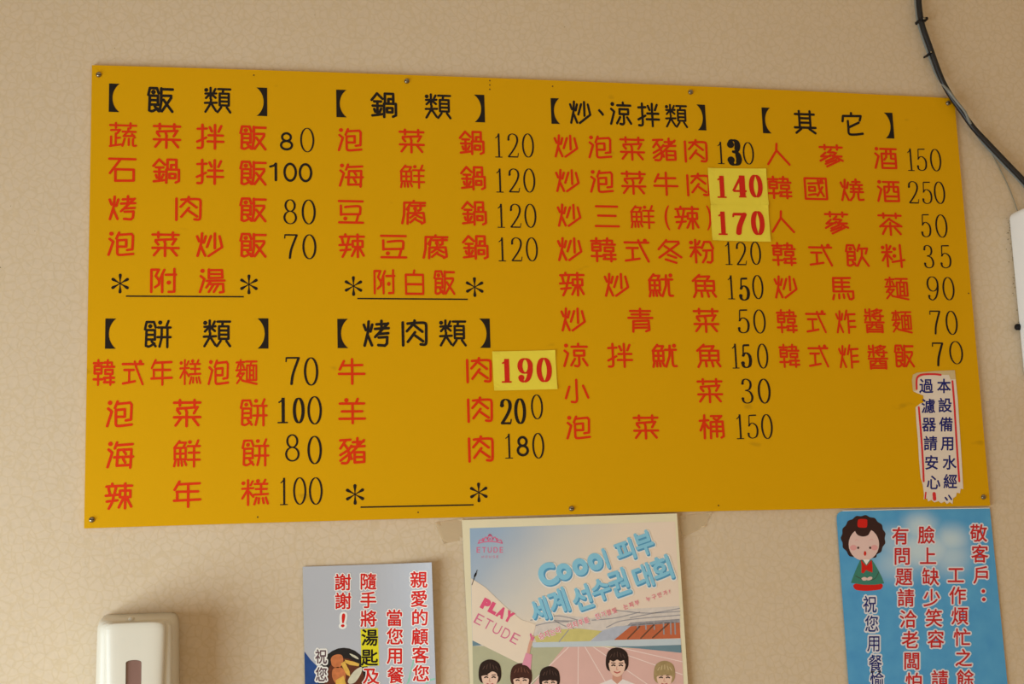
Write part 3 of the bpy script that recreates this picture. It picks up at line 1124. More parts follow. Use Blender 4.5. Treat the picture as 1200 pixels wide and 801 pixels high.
# ---- silver thank-you notice
tn_c = sheet_corners((354.8, 663.7), (504, 658.8), (510, 801), (357.3, 801), 0.285, -0.003)
tn = empty('thank_you_notice', (tn_c[3].lerp(tn_c[2], .5).x, 0, tn_c[3].z),
           'silver-grey notice with red white-edged Chinese lettering and a food picture', 'notice')
tx0, tx1, tz1 = tn_c[0].x, tn_c[1].x, tn_c[1].z


def silver_bend(x, z):
    u = (x - tx0) / (tx1 - tx0)
    a = max(0.0, (u - 0.55) / 0.45)
    top = max(0.0, 1 - (tz1 - z) / 0.16)
    return 0.0135 * a * a * (0.35 + 0.65 * top)


S = Sheet(tn, -0.003, (320, 630, 4.686), silver_bend)
M_SILVER = mat('silver_paper', (182, 187, 197), 0.42, 0.4, 0.02, scale=10)
S.paper('paper', tn_c, M_SILVER, 20)
M_YHL = mat('yellow_highlight', (226, 216, 40), 0.6, 0.2, 0.03)
S.poly('highlight', [(480, 500), (576, 494), (582, 700), (486, 706)], M_YHL, 2)
M_BLUEP = mat('blue_cloth_print', (40, 76, 140), 0.5, 0.2, 0.3, scale=90)
M_BOWL = mat('black_bowl_print', (34, 32, 34), 0.4, 0.2, 0.2)
M_FOOD1 = mat('fried_meat_print', (198, 118, 72), 0.5, 0.2, 0.35, scale=220)
M_FOOD2 = mat('yellow_vegetable_print', (222, 178, 82), 0.5, 0.2, 0.25, scale=220)
M_FOOD3 = mat('white_onion_print', (208, 204, 180), 0.5, 0.2, 0.15, scale=220)
M_FOOD4 = mat('brown_sauce_print', (96, 50, 34), 0.5, 0.2, 0.4, scale=220)
S.poly('blue_cloth_picture', [(172, 622), (206, 668), (240, 702), (262, 760), (268, 900), (176, 900)], M_BLUEP, 1)
S.ellipse('bowl_picture', 388, 770, 142, 168, M_BOWL, 1)
S.ellipse('sauce_picture', 392, 800, 112, 140, M_FOOD4, 2)
S.poly('meat_picture', [(318, 660), (345, 640), (378, 644), (384, 680), (362, 712), (326, 702)], M_FOOD1, 3, True)
S.poly('meat_picture', [(328, 722), (360, 708), (396, 730), (392, 790), (350, 802), (326, 766)], M_FOOD1, 3, True)
S.poly('vegetable_picture', [(372, 690), (392, 676), (420, 730), (424, 760), (404, 750)], M_FOOD2, 4)
S.poly('vegetable_picture', [(394, 668), (440, 678), (474, 690), (470, 704), (420, 696), (396, 684)], M_FOOD2, 4)
S.poly('vegetable_picture', [(344, 780), (388, 756), (400, 800), (396, 840), (346, 840)], M_FOOD2, 4)
S.poly('onion_picture', [(412, 780), (446, 730), (486, 708), (484, 740), (452, 790), (420, 800)], M_FOOD3, 4, True)
S.poly('rim_glint_picture', [(420, 634), (452, 646), (470, 662), (462, 664), (432, 648)], M_FOOD3, 3, True)
for ch, x, y in (('親', 795, 228), ('愛', 797, 333), ('的', 802, 435), ('顧', 803, 540), ('客', 806, 640), ('您', 810, 742),
                 ('當', 665, 438), ('您', 668, 540), ('用', 669, 645), ('餐', 672, 752),
                 ('隨', 522, 238), ('手', 523, 340), ('將', 525, 442), ('及', 538, 757), ('謝', 382, 242), ('謝', 384, 345)):
    S.char(ch, x, y, 88, 90, M_PRED, 5, 0.020, M_WHITE, 0.055)
for ch, x, y in (('湯', 530, 546), ('匙', 530, 655)):
    S.char(ch, x, y, 88, 90, M_PBLK, 5, 0.020)
S.char('!', 385, 452, 20, 76, M_PRED, 5, 0.02, M_WHITE, 0.10, bbox=True, shear=0.3)
M_GREYL = mat('grey_brown_lettering', (98, 74, 82), 0.55, 0.2, 0.05)
S.char('祝', 263, 650, 62, 78, M_GREYL, 6, 0.016, M_WHITE, 0.11)
S.char('您', 265, 748, 62, 78, M_GREYL, 6, 0.016, M_WHITE, 0.11)
M_MINT = mat('mint_swirl_print', (140, 200, 176), 0.55, 0.2, 0.05)
S.line('swirl_picture', [(745, 790), (752, 740), (766, 690), (770, 660)], 7, M_MINT, 1)
S.line('swirl_picture', [(838, 800), (856, 780), (882, 772)], 9, M_MINT, 1)
S.line('swirl_picture', [(700, 830), (735, 800), (745, 770)], 7, M_MINT, 1)

# ---- cosmetics advertising poster
ep_c = sheet_corners((541.4, 609), (791.9, 601.5), (804.8, 801), (551, 801), 0.40, -0.004)
ep = empty('sports_poster', (ep_c[3].lerp(ep_c[2], .5).x, 0, ep_c[3].z),
           'cream-bordered advertising poster with blue Korean title, stadium and five people', 'poster')
ex0, ex1 = ep_c[0].x, ep_c[1].x


def poster_bend(x, z):
    u = (x - ex0) / (ex1 - ex0)
    return 0.006 * u


S = Sheet(ep, -0.003, (500, 580, 3.625), poster_bend)
M_CREAM = mat('cream_poster_paper', (226, 218, 186), 0.5, 0.3, 0.05, scale=30)
S.paper('paper', ep_c, M_CREAM, 16)


def print_gradient(name, stops, p0, p1, noise=0.0, nscale=12):
    """printed colour ramp running from world point p0 to p1 across a sheet"""
    m = bpy.data.materials.new(name)
    m.use_nodes = True
    nt = m.node_tree
    N, Lk = nt.nodes.new, nt.links.new
    p = nt.nodes['Principled BSDF']
    p.inputs['Roughness'].default_value = 0.5
    p.inputs['Specular IOR Level'].default_value = 0.25
    g = N('ShaderNodeNewGeometry')
    d = p1 - p0
    dt = N('ShaderNodeVectorMath')
    dt.operation = 'DOT_PRODUCT'
    sb = N('ShaderNodeVectorMath')
    sb.operation = 'SUBTRACT'
    sb.inputs[1].default_value = p0
    Lk(g.outputs['Position'], sb.inputs[0])
    Lk(sb.outputs[0], dt.inputs[0])
    dt.inputs[1].default_value = d / d.length_squared
    nz = N('ShaderNodeTexNoise')
    nz.inputs['Scale'].default_value = nscale
    nz.inputs['Detail'].default_value = 3
    Lk(g.outputs['Position'], nz.inputs['Vector'])
    ma = N('ShaderNodeMath')
    ma.operation = 'MULTIPLY_ADD'
    ma.inputs[1].default_value = noise
    Lk(nz.outputs['Fac'], ma.inputs[0])
    Lk(dt.outputs['Value'], ma.inputs[2])
    sh = N('ShaderNodeMath')
    sh.operation = 'SUBTRACT'
    sh.inputs[1].default_value = noise * 0.5
    Lk(ma.outputs[0], sh.inputs[0])
    cr = N('ShaderNodeValToRGB')
    e = cr.color_ramp.elements
    e[0].position, e[0].color = stops[0][0], srgb(*stops[0][1])
    e[1].position, e[1].color = stops[-1][0], srgb(*stops[-1][1])
    for pos, c in stops[1:-1]:
        q = e.new(pos)
        q.color = srgb(*c)
    Lk(sh.outputs[0], cr.inputs['Fac'])
    Lk(cr.outputs['Color'], p.inputs['Base Color'])
    return m


M_SKYP = print_gradient('printed_sky', [(0, (150, 176, 204)), (.22, (170, 184, 200)), (.48, (206, 204, 198)), (.75, (226, 212, 194)), (1, (230, 212, 194))],
                        S.pt(260, 120), S.pt(700, 520), 0.18, 14)
IL = lambda y: 183 + (y - 140) * 0.022          # left and right limits of the printed picture
IR = lambda y: 1050 + (y - 112) * 0.050
S.poly('sky_picture', [(IL(140), 140), (IR(112), 112), (IR(640), 640), (IL(640), 640)], M_SKYP, 1)
M_FIELD = mat('printed_grass', (180, 180, 150), 0.5, 0.2, 0.08, scale=80)
M_TRACK = mat('printed_track', (218, 178, 170), 0.5, 0.2, 0.05, scale=60)
M_LANE = mat('printed_lane_line', (236, 214, 208), 0.5, 0.2, 0.02)
M_SEATY = mat('printed_yellow_stand', (204, 194, 124), 0.5, 0.2, 0.12, scale=120)
M_SEATO = mat('printed_orange_stand', (190, 104, 70), 0.5, 0.2, 0.12, scale=120)
M_AISLE = mat('printed_aisle', (112, 74, 56), 0.5, 0.2, 0.1)
M_BARR = mat('printed_barrier', (192, 204, 212), 0.5, 0.2, 0.05)
M_BARR2 = mat('printed_blue_barrier', (108, 138, 152), 0.5, 0.2, 0.12)
M_ROOF = mat('printed_roof_steel', (212, 203, 196), 0.5, 0.2, 0.16, scale=150)
M_ROOFD = mat('printed_roof_truss', (156, 154, 158), 0.5, 0.2, 0.2, scale=150)
S.poly('grass_picture', [(IL(640), 640), (640, 640), (400, 1370), (IL(1370), 1370)], M_FIELD, 2)
S.poly('track_picture', [(585, 640), (IR(655), 655), (IR(1370), 1370), (240, 1370), (400, 860), (520, 720)], M_TRACK, 3)
for a, b in (((600, 645), (440, 800)), ((642, 640), (640, 830)), ((668, 640), (790, 850)), ((700, 640), (960, 820)), ((740, 640), (1080, 760)), ((800, 642), (1082, 706))):
    S.line('lane_line_picture', [a, b], 3.5, M_LANE, 4)
S.poly('stadium_roof_picture', [(430, 560), (560, 505), (700, 522), (860, 482), (IR(455), 470), (IR(560), 560), (800, 560), (740, 640), (450, 620)], M_ROOF, 2)
for pts in ([(440, 530), (560, 512), (690, 545)], [(760, 560), (840, 530), (IR(505), 508)], [(520, 520), (600, 560), (700, 575)],
            [(800, 488), (930, 500), (IR(498), 492)], [(840, 555), (930, 545), (1056, 540)], [(450, 556), (520, 540), (600, 536)],
            [(480, 512), (540, 530), (640, 534)], [(700, 530), (800, 520), (900, 496)], [(860, 520), (960, 500), (IR(478), 480)]):
    S.line('roof_truss_picture', pts, 4, M_ROOFD, 3)
M_TOWER = mat('printed_stair_tower', (178, 184, 198), 0.5, 0.2, 0.15, scale=150)
S.poly('stair_tower_picture', [(690, 622), (742, 574), (800, 556), (866, 552), (790, 616), (742, 640)], M_TOWER, 4)
S.poly('window_band_picture', [(840, 560), (862, 540), (IR(524) - 2, 524), (IR(546) - 2, 546)], mat('printed_window_band', (150, 148, 154), 0.5, 0.2, 0.4, scale=300), 3)
S.poly('yellow_stand_picture', [(465, 626), (455, 600), (520, 572), (640, 565), (742, 576), (690, 618)], M_SEATY, 4)
S.line('stand_aisle_picture', [(600, 572), (560, 622)], 4, M_ROOFD, 5)
S.poly('orange_stand_picture', [(790, 614), (862, 556), (IR(540) - 3, 540), (IR(606) - 3, 606)], M_SEATO, 4)
for a, b in (((900, 556), (850, 608)), ((960, 550), (905, 606)), ((1020, 546), (955, 604))):
    S.line('stand_aisle_picture', [a, b], 6, M_AISLE, 5)
for x in (890, 925, 960, 1000, 1030, 1048):
    S.line('roof_column_picture', [(x, 540), (x + 2, 568 if x < 1000 else 588)], 6, M_ROOFD, 5)
S.poly('barrier_picture', [(450, 646), (448, 624), (740, 618), (780, 614), (IR(610) - 2, 608), (IR(640) - 2, 640), (760, 640)], M_BARR, 5)
S.poly('blue_barrier_picture', [(770, 640), (900, 640), (IR(640) - 2, 634), (IR(668) - 2, 668), (900, 650)], M_BARR2, 6)
# the flag
M_FLAG = mat('printed_flag_cloth', (232, 216, 196), 0.5, 0.2, 0.05, scale=20)
M_PINK = mat('printed_pink', (222, 88, 128), 0.5, 0.2, 0.04)
M_PINK2 = mat('printed_soft_pink', (214, 116, 150), 0.5, 0.2, 0.04)
M_PINK3 = mat('printed_pale_pink', (222, 150, 172), 0.5, 0.2, 0.04)
S.poly('flag_corner_picture', [(IL(612) + 1, 612), (IL(612) + 40, 636), (IL(640) + 1, 640)], M_BARR2, 4)
S.poly('flag_picture', [(IL(350) + 1, 352), (250, 392), (330, 470), (400, 528), (462, 548), (440, 640), (404, 720), (300, 668), (IL(614) + 1, 616)], M_FLAG, 6)
S.line('flag_tip_picture', [(192, 380), (202, 350), (214, 318)], 3, M_PBLK, 7)
S.ellipse('flag_tip_picture', 206, 338, 4, 12, M_PBLK, 7, rot=0.4)
S.line('flag_pole_picture', [(448, 600), (436, 640), (428, 680)], 13, mat('printed_arm', (214, 160, 140), 0.5), 7)
S.poly('pink_sleeve_picture', [(420, 668), (446, 676), (440, 742), (402, 726)], M_PINK3, 8)
S.line('flag_ribbon_picture', [(440, 590), (446, 612), (452, 604)], 8, M_PINK2, 8)
FR = math.radians(28)


def word(s, txt, x0, y0, step, w, h, m, layer, weight, rot, **kw):
    for i, ch in enumerate(txt):
        if ch != ' ':
            s.char(ch, x0 + step * i * math.cos(rot), y0 + step * i * math.sin(rot), w, h, m, layer, weight, rot=rot, bbox=True, **kw)


word(S, 'PLAY', 251, 463, 37, 36, 48, M_PINK, 8, 0.085, FR, rnd=0.0, shear=0.0)
word(S, 'ETUDE', 222, 527, 43, 32, 44, M_PINK2, 8, -0.006, FR, rnd=0.0, shear=0.0)
# logo, top left
for x, w_, ch in ((219, 15, 'E'), (243, 17, 'T'), (267, 17, 'U'), (292, 18, 'D'), (316, 14, 'E')):
    S.char(ch, x, 232, w_, 24, M_PINK2, 4, 0.010, bbox=True, rnd=0.0)
for i, ch in enumerate('HOUSE'):
    S.char(ch, 238 + i * 15.5, 261, 9, 10, M_PINK2, 4, 0.0, bbox=True, rnd=0.0)
S.line('crown_picture', [(218, 204), (244, 198), (268, 196), (294, 198), (320, 204)], 4.5, M_PINK2, 4)
for pts in ([(220, 202), (226, 190), (240, 194)], [(240, 194), (250, 178), (262, 192)], [(256, 186), (268, 166), (282, 186)],
            [(276, 192), (288, 178), (298, 194)], [(298, 194), (312, 190), (320, 202)]):
    S.line('crown_picture', pts, 4.5, M_PINK2, 4)
S.ellipse('crown_picture', 268, 170, 7, 6, M_PINK2, 4)
for x in (238, 268, 298):
    S.ellipse('crown_picture', x, 186, 4, 5, M_PINK2, 4)
# the title: pale blue faces over a deeper blue depth
M_TB = mat('printed_title_blue', (134, 196, 222), 0.5, 0.2, 0.04)
M_TD = mat('printed_title_edge', (84, 152, 192), 0.5, 0.2, 0.04)
M_TW = mat('printed_title_halo', (228, 226, 220), 0.5, 0.2, 0.02)
TR_ = math.radians(-19)


def title(ch, x, y, w, h, weight=0.05):
    S.char(ch, x + 5, y + 6, w, h, M_TD, 9, weight + .012, M_TW, 0.05, rot=TR_, bbox=True, name='title_depth')
    S.char(ch, x, y, w, h, M_TB, 10, weight - .006, rot=TR_, bbox=True, name='title_character')


for ch, x, y, w, h in (('C', 512, 336, 80, 98), ('o', 580, 324, 64, 72), ('o', 648, 304, 64, 74), ('o', 712, 282, 64, 74), ('l', 757, 268, 14, 90),
                       ('피', 836, 234, 80, 94), ('부', 918, 204, 80, 104),
                       ('세', 478, 486, 80, 104), ('계', 556, 450, 80, 110), ('선', 656, 434, 82, 106), ('수', 736, 400, 82, 94), ('권', 810, 370, 84, 116),
                       ('대', 912, 344, 78, 104), ('회', 992, 312, 84, 108)):
    title(ch, x, y, w, h, 0.058 if ch in 'Cool' else 0.036)
# small pink line below the title (too blurred to read in full; its last word asks "who?")
M_PSM = mat('printed_pink_small', (226, 128, 146), 0.5, 0.2, 0.04)
sm = '승자는하나의최후를위한가장빛나는피부는누구인가?'
for i, ch in enumerate(sm):
    t = i / (len(sm) - 1)
    if i in (4, 9, 14, 18):
        continue
    s_ = 25 - 7 * t
    S.char(ch, 486 + t * 545, 596 - t * 190, s_, s_ * 1.15, M_PSM, 10, 0.02, M_TW if t < .5 else None, 0.07, rot=TR_)

# the five printed people
M_SKINP = mat('printed_skin', (232, 196, 176), 0.5, 0.2, 0.04)
M_SKINS = mat('printed_skin_tone', (206, 152, 132), 0.5, 0.2, 0.04)
M_HAIRD = mat('printed_dark_hair', (44, 30, 28), 0.5, 0.2, 0.3, scale=260)
M_HAIRB = mat('printed_brown_hair', (70, 40, 34), 0.5, 0.2, 0.35, scale=260)
M_HAIRF = mat('printed_fair_hair', (164, 142, 100), 0.5, 0.2, 0.25, scale=260)
M_SHIRT = mat('printed_white_shirt', (232, 222, 220), 0.5, 0.2, 0.03)


def printed_person(cx, cy, s, hair, style):
    """head and shoulders in the measured frame; s is half the head's width"""
    S.poly('shirt_picture', [(cx - 1.9 * s, 1370), (cx - 1.7 * s, cy + 2.1 * s), (cx - .6 * s, cy + 1.65 * s), (cx + .6 * s, cy + 1.65 * s),
                             (cx + 1.7 * s, cy + 2.1 * s), (cx + 1.9 * s, 1370)], M_SHIRT, 5)
    S.poly('neck_picture', [(cx - .42 * s, cy + .9 * s), (cx + .42 * s, cy + .9 * s), (cx + .45 * s, cy + 1.7 * s), (cx, cy + 2.1 * s), (cx - .45 * s, cy + 1.7 * s)], M_SKINS, 6)
    S.poly('hair_picture', [(cx - 1.0 * s, cy + .55 * s), (cx - 1.06 * s, cy - .2 * s), (cx - .85 * s, cy - .95 * s), (cx - .3 * s, cy - 1.3 * s), (cx + .3 * s, cy - 1.3 * s),
                            (cx + .88 * s, cy - .92 * s), (cx + 1.06 * s, cy - .2 * s), (cx + 1.0 * s, cy + .5 * s), (cx + .6 * s, cy + .9 * s), (cx - .6 * s, cy + .9 * s)], hair, 7, True)
    S.poly('face_picture', [(cx - .74 * s, cy - .2 * s), (cx, cy - .5 * s), (cx + .74 * s, cy - .2 * s), (cx + .74 * s, cy + .55 * s), (cx + .48 * s, cy + 1.15 * s),
                            (cx, cy + 1.42 * s), (cx - .48 * s, cy + 1.15 * s), (cx - .74 * s, cy + .55 * s)], M_SKINP, 8, True)
    for sg in (-1, 1):
        S.line('eye_picture', [(cx + sg * .2 * s, cy + .36 * s), (cx + sg * .35 * s, cy + .3 * s), (cx + sg * .5 * s, cy + .36 * s)], .12 * s, M_HAIRD, 9)
        S.line('brow_picture', [(cx + sg * .18 * s, cy + .14 * s), (cx + sg * .54 * s, cy + .1 * s)], .08 * s, M_HAIRB, 9)
    S.line('nose_picture', [(cx - .02 * s, cy + .45 * s), (cx - .06 * s, cy + .72 * s), (cx + .08 * s, cy + .74 * s)], .07 * s, M_SKINS, 9)
    S.line('mouth_picture', [(cx - .26 * s, cy + .94 * s), (cx, cy + 1.04 * s), (cx + .26 * s, cy + .94 * s)], .11 * s, mat('printed_lips', (188, 92, 88), 0.5), 9)
    fr = {'sweep': [(-.95, .3), (-1.0, -.5), (-.4, -1.1), (.5, -1.05), (1.0, -.4), (.95, .3), (.72, .25), (.6, -.05), (.2, -.2), (-.3, .1), (-.72, .2)],
          'bowl': [(-.98, .5), (-1.02, -.4), (-.5, -1.1), (.5, -1.1), (1.02, -.4), (.98, .5), (.7, .2), (.3, .08), (-.2, .12), (-.7, .22)],
          'up': [(-.96, .2), (-1.0, -.6), (-.5, -1.25), (.3, -1.2), (1.0, -.6), (.96, .25), (.72, .15), (.62, -.15), (.3, -.05), (.0, -.2), (-.35, -.02), (-.65, -.15), (-.74, .1)]}[style]
    S.poly('fringe_picture', [(cx + a * s, cy + b * s) for a, b in fr], hair, 10, True)
    sheen = mat(hair.name + '_sheen', {'printed_dark_hair': (84, 62, 56), 'printed_brown_hair': (118, 76, 62), 'printed_fair_hair': (204, 186, 146)}[hair.name], 0.5, 0.2, 0.3, scale=260)
    for k in range(5):
        x_ = -.5 + .26 * k
        S.line('hair_sheen_picture', [(cx + x_ * s, cy - (.95 - abs(x_) * .5) * s), (cx + x_ * 1.35 * s, cy - (.5 - abs(x_) * .2) * s)], .07 * s, sheen, 11)


printed_person(268, 757, 45, M_HAIRD, 'sweep')
printed_person(400, 770, 43, M_HAIRB, 'bowl')
printed_person(520, 780, 41, M_HAIRD, 'bowl')
printed_person(805, 706, 45, M_HAIRD, 'up')
printed_person(1004, 758, 42, M_HAIRF, 'bowl')

# ---- blue customer notice
bn_c = sheet_corners((979.9, 598.8), (1160, 595.2), (1180.7, 801), (994.5, 801), 0.29, -0.003)
bn = empty('customer_notice', (bn_c[3].lerp(bn_c[2], .5).x, 0, bn_c[3].z),
           'sky-blue notice with white clouds, red Chinese lettering and a small drawn girl', 'notice')
S = Sheet(bn, -0.003, (960, 580, 3.625))


def cloud_material():
    m = bpy.data.materials.new('printed_blue_sky_with_clouds')
    m.use_nodes = True
    nt = m.node_tree
    N, Lk = nt.nodes.new, nt.links.new
    p = nt.nodes['Principled BSDF']
    p.inputs['Roughness'].default_value = 0.5
    p.inputs['Specular IOR Level'].default_value = 0.3
    g = N('ShaderNodeNewGeometry')
    nz = N('ShaderNodeTexNoise')
    nz.inputs['Scale'].default_value = 40
    nz.inputs['Detail'].default_value = 4
    Lk(g.outputs['Position'], nz.inputs['Vector'])
    acc = None
    for (x, y, rx, ry, k) in ((430, 140, 75, 70, .75), (560, 190, 75, 65, .75), (320, 200, 90, 70, .45), (440, 230, 170, 90, .8), (560, 260, 90, 90, .6), (330, 290, 110, 80, .5)):
        c = S.pt(x, y)
        wx = (S.pt(x + rx, y) - c).length
        wz = (S.pt(x, y + ry) - c).length
        sb = N('ShaderNodeVectorMath')
        sb.operation = 'SUBTRACT'
        sb.inputs[1].default_value = c
        Lk(g.outputs['Position'], sb.inputs[0])
        dv = N('ShaderNodeVectorMath')
        dv.operation = 'MULTIPLY'
        dv.inputs[1].default_value = (1 / wx, 0, 1 / wz)
        Lk(sb.outputs[0], dv.inputs[0])
        ln = N('ShaderNodeVectorMath')
        ln.operation = 'LENGTH'
        Lk(dv.outputs[0], ln.inputs[0])
        ad = N('ShaderNodeMath')
        ad.operation = 'MULTIPLY_ADD'
        ad.inputs[1].default_value = 0.5
        Lk(nz.outputs['Fac'], ad.inputs[0])
        Lk(ln.outputs['Value'], ad.inputs[2])
        mr = N('ShaderNodeMapRange')
        mr.interpolation_type = 'SMOOTHSTEP'
        mr.inputs['From Min'].default_value = 1.75
        mr.inputs['From Max'].default_value = 0.35
        mr.inputs['To Min'].default_value = 0.0
        mr.inputs['To Max'].default_value = k
        Lk(ad.outputs[0], mr.inputs['Value'])
        if acc is None:
            acc = mr.outputs['Result']
        else:
            mx = N('ShaderNodeMath')
            mx.operation = 'MAXIMUM'
            Lk(acc, mx.inputs[0])
            Lk(mr.outputs['Result'], mx.inputs[1])
            acc = mx.outputs[0]
    base = N('ShaderNodeMix')
    base.data_type = 'RGBA'
    base.inputs[6].default_value = srgb(64, 146, 208)
    base.inputs[7].default_value = srgb(96, 176, 222)
    Lk(nz.outputs['Fac'], base.inputs[0])
    cl = N('ShaderNodeMix')
    cl.data_type = 'RGBA'
    cl.inputs[7].default_value = srgb(212, 228, 232)
    Lk(acc, cl.inputs[0])
    Lk(base.outputs[2], cl.inputs[6])
    Lk(cl.outputs[2], p.inputs['Base Color'])
    return m


M_CLOUD = cloud_material()
# the sheet has a rounded upper left corner: outline filled and given thickness
a, b, c, d = bn_c
r_ = 0.011
ux, uz = (b - a).normalized(), (d - a).normalized()
out = []
for k in range(9):
    t = k / 8
    p = (a + uz * r_).lerp(a, t).lerp(a.lerp(a + ux * r_, t), t)
    out.append(p)
out += [b, c, d]
vs2, fs2 = fill2d([[(p.x, p.z) for p in out]])
nv = len(vs2)
vv = [(x, -0.003, z) for x, z in vs2] + [(x, -0.00275, z) for x, z in vs2]
ff = list(fs2) + [tuple(i + nv for i in reversed(f)) for f in fs2]
mk('paper', vv, ff, M_CLOUD, bn)
S.line('white_edge', [(100, 66), (400, 59), (722, 54)], 3, M_WHITE, 1)
M_CRED = mat('notice_red_print', (196, 42, 44), 0.55, 0.2, 0.04)
M_HALO = mat('notice_pale_halo', (218, 220, 228), 0.55, 0.2, 0.03)
for ch, x, y in (('敬', 677, 160), ('客', 682, 248), ('戶', 690, 338),
                 ('工', 580, 338), ('作', 588, 425), ('煩', 597, 512), ('忙', 607, 603), ('之', 613, 690), ('餘', 620, 778),
                 ('臉', 455, 168), ('上', 462, 258), ('缺', 473, 345), ('少', 478, 435), ('笑', 487, 520), ('容', 495, 610), ('請', 512, 780),
                 ('有', 345, 172), ('問', 352, 258), ('題', 360, 345), ('請', 368, 435), ('洽', 377, 525), ('老', 386, 613), ('闆', 393, 703), ('怕', 402, 790)):
    S.char(ch, x, y, 70, 74, M_CRED, 3, 0.016, M_HALO, 0.075)
for y in (407, 442):
    o = S.ellipse('colon', 697 + (y - 407) * .06, y, 8, 8, M_CRED, 3)
    S.ellipse('outline', 697 + (y - 407) * .06, y, 13, 13, M_HALO, 2, parent=o)
for ch, x, y in (('祝', 215, 462), ('您', 223, 545), ('用', 232, 628), ('餐', 238, 712), ('愉', 245, 786)):
    S.char(ch, x, y, 56, 70, M_NAVY, 3, 0.008, M_HALO, 0.10)
# the drawn girl: measured in the close crop (960, 590, 6.16)
G = Sheet(bn, -0.003, (960, 590, 6.16))
M_GHAIR = mat('drawn_brown_hair', (56, 34, 32), 0.55, 0.2, 0.06)
M_GSKIN = mat('drawn_skin', (226, 196, 190), 0.55, 0.2, 0.02)
M_GBLUSH = mat('drawn_blush', (226, 164, 164), 0.55, 0.2, 0.02)
M_GGRN = mat('drawn_green_jacket', (62, 128, 112), 0.55, 0.2, 0.04)
M_GRED = mat('drawn_red_cloth', (206, 34, 26), 0.55, 0.2, 0.04)
M_GLINE = mat('drawn_outline', (70, 40, 36), 0.55, 0.2, 0.04)
hp = []
for k in range(26):
    an = math.radians(118 + 304 * k / 25)
    rr = 1.0 + (0.045 if k % 2 else -0.01)
    hp.append((318 + 156 * rr * math.cos(an), 245 + 158 * rr * math.sin(an)))
G.poly('drawn_hair', hp, M_GHAIR, 2, True)
G.ellipse('drawn_face', 322, 292, 110, 118, M_GSKIN, 3)
G.poly('drawn_fringe', [(212, 235), (222, 170), (262, 118), (322, 104), (390, 124), (430, 190), (432, 240), (404, 196), (376, 190), (352, 226), (312, 236), (274, 222), (252, 188), (232, 196)], M_GHAIR, 4, True)
G.poly('drawn_hair_bow', [(278, 122), (292, 110), (340, 112), (346, 130), (344, 164), (330, 172), (288, 170), (276, 158)], M_GRED, 5, True)
for x in (246, 398):
    G.ellipse('drawn_cheek', x, 316, 24, 20, M_GBLUSH, 4)
for x in (281, 367):
    G.ellipse('drawn_eye', x, 317, 8, 9, M_GLINE, 5)
G.ellipse('drawn_mouth', 330, 358, 9, 17, M_GRED, 5)
G.line('drawn_brow', [(258, 266), (268, 258), (284, 264)], 2.5, M_GBLUSH, 5)
G.line('drawn_brow', [(362, 262), (376, 254), (388, 260)], 2.5, M_GBLUSH, 5)
G.poly('drawn_skirt', [(262, 576), (440, 574), (450, 612), (400, 624), (320, 628), (258, 616)], M_GRED, 2, True)
G.poly('drawn_jacket', [(296, 404), (380, 404), (404, 440), (430, 486), (452, 530), (468, 574), (400, 584), (320, 584), (228, 570), (246, 520), (270, 460)], M_GGRN, 3)
G.poly('drawn_collar', [(300, 404), (340, 448), (378, 404), (384, 450), (384, 496), (350, 484), (340, 476), (318, 502), (304, 496), (306, 448)], M_GRED, 4)
G.poly('drawn_neckline', [(314, 402), (340, 440), (366, 402)], M_WHITE, 5)
G.line('drawn_sleeve_line', [(262, 520), (300, 540), (330, 556)], 3, M_GLINE, 5)
G.line('drawn_sleeve_line', [(430, 492), (404, 536), (372, 552)], 3, M_GLINE, 5)
G.poly('drawn_hand', [(304, 540), (322, 528), (342, 534), (344, 548), (320, 554)], M_GSKIN, 6, True)
G.poly('drawn_hand', [(346, 536), (364, 526), (382, 530), (376, 546), (348, 552)], M_GSKIN, 6, True)

# ------------------------------------------------------------------ strips of old tape beside the poster
M_TAPE = bpy.data.materials.new('old_clear_tape')
M_TAPE.use_nodes = True
nt = M_TAPE.node_tree
pb = nt.nodes['Principled BSDF']
pb.inputs['Roughness'].default_value = 0.4
pb.inputs['Alpha'].default_value = 0.38
tn_ = nt.nodes.new('ShaderNodeTexNoise')
tn_.inputs['Scale'].default_value = 80
cr_ = nt.nodes.new('ShaderNodeValToRGB')
cr_.color_ramp.elements[0].color = srgb(216, 192, 152)
cr_.color_ramp.elements[1].color = srgb(232, 214, 180)
nt.links.new(tn_.outputs['Fac'], cr_.inputs['Fac'])
nt.links.new(cr_.outputs['Color'], pb.inputs['Base Color'])


def tape(corners, label):
    pts = [at(x, y, -0.0012) for x, y in corners]
    vs, fs = curled_quad(pts, 0.0002, 0.002, 5)
    o = mk('tape_strip', vs, fs, M_TAPE)
    tag(o, label, 'tape', 'tape strips at the poster corners')


tape([(509, 612), (542, 607), (544, 632), (520, 637)], 'yellowed clear tape strip at the sports poster\'s left corner')
tape([(796, 604), (834, 600), (826, 617), (799, 630)], 'yellowed clear tape strip at the sports poster\'s right corner')

# ------------------------------------------------------------------ soap dispenser
M_SOAP = mat('ivory_plastic', (212, 207, 192), 0.32, 0.45, 0.015, scale=20)
M_SGLASS = mat('smoky_brown_window', (124, 92, 84), 0.25, 0.5, 0.08, scale=30)
sd_x = at(160, 765, -0.06).x
sd_top = at(160, 727, -0.085).z
sd = empty('soap_dispenser', (sd_x, 0, sd_top - 0.21), 'ivory plastic wall soap dispenser with a narrow brown window', 'soap dispenser')


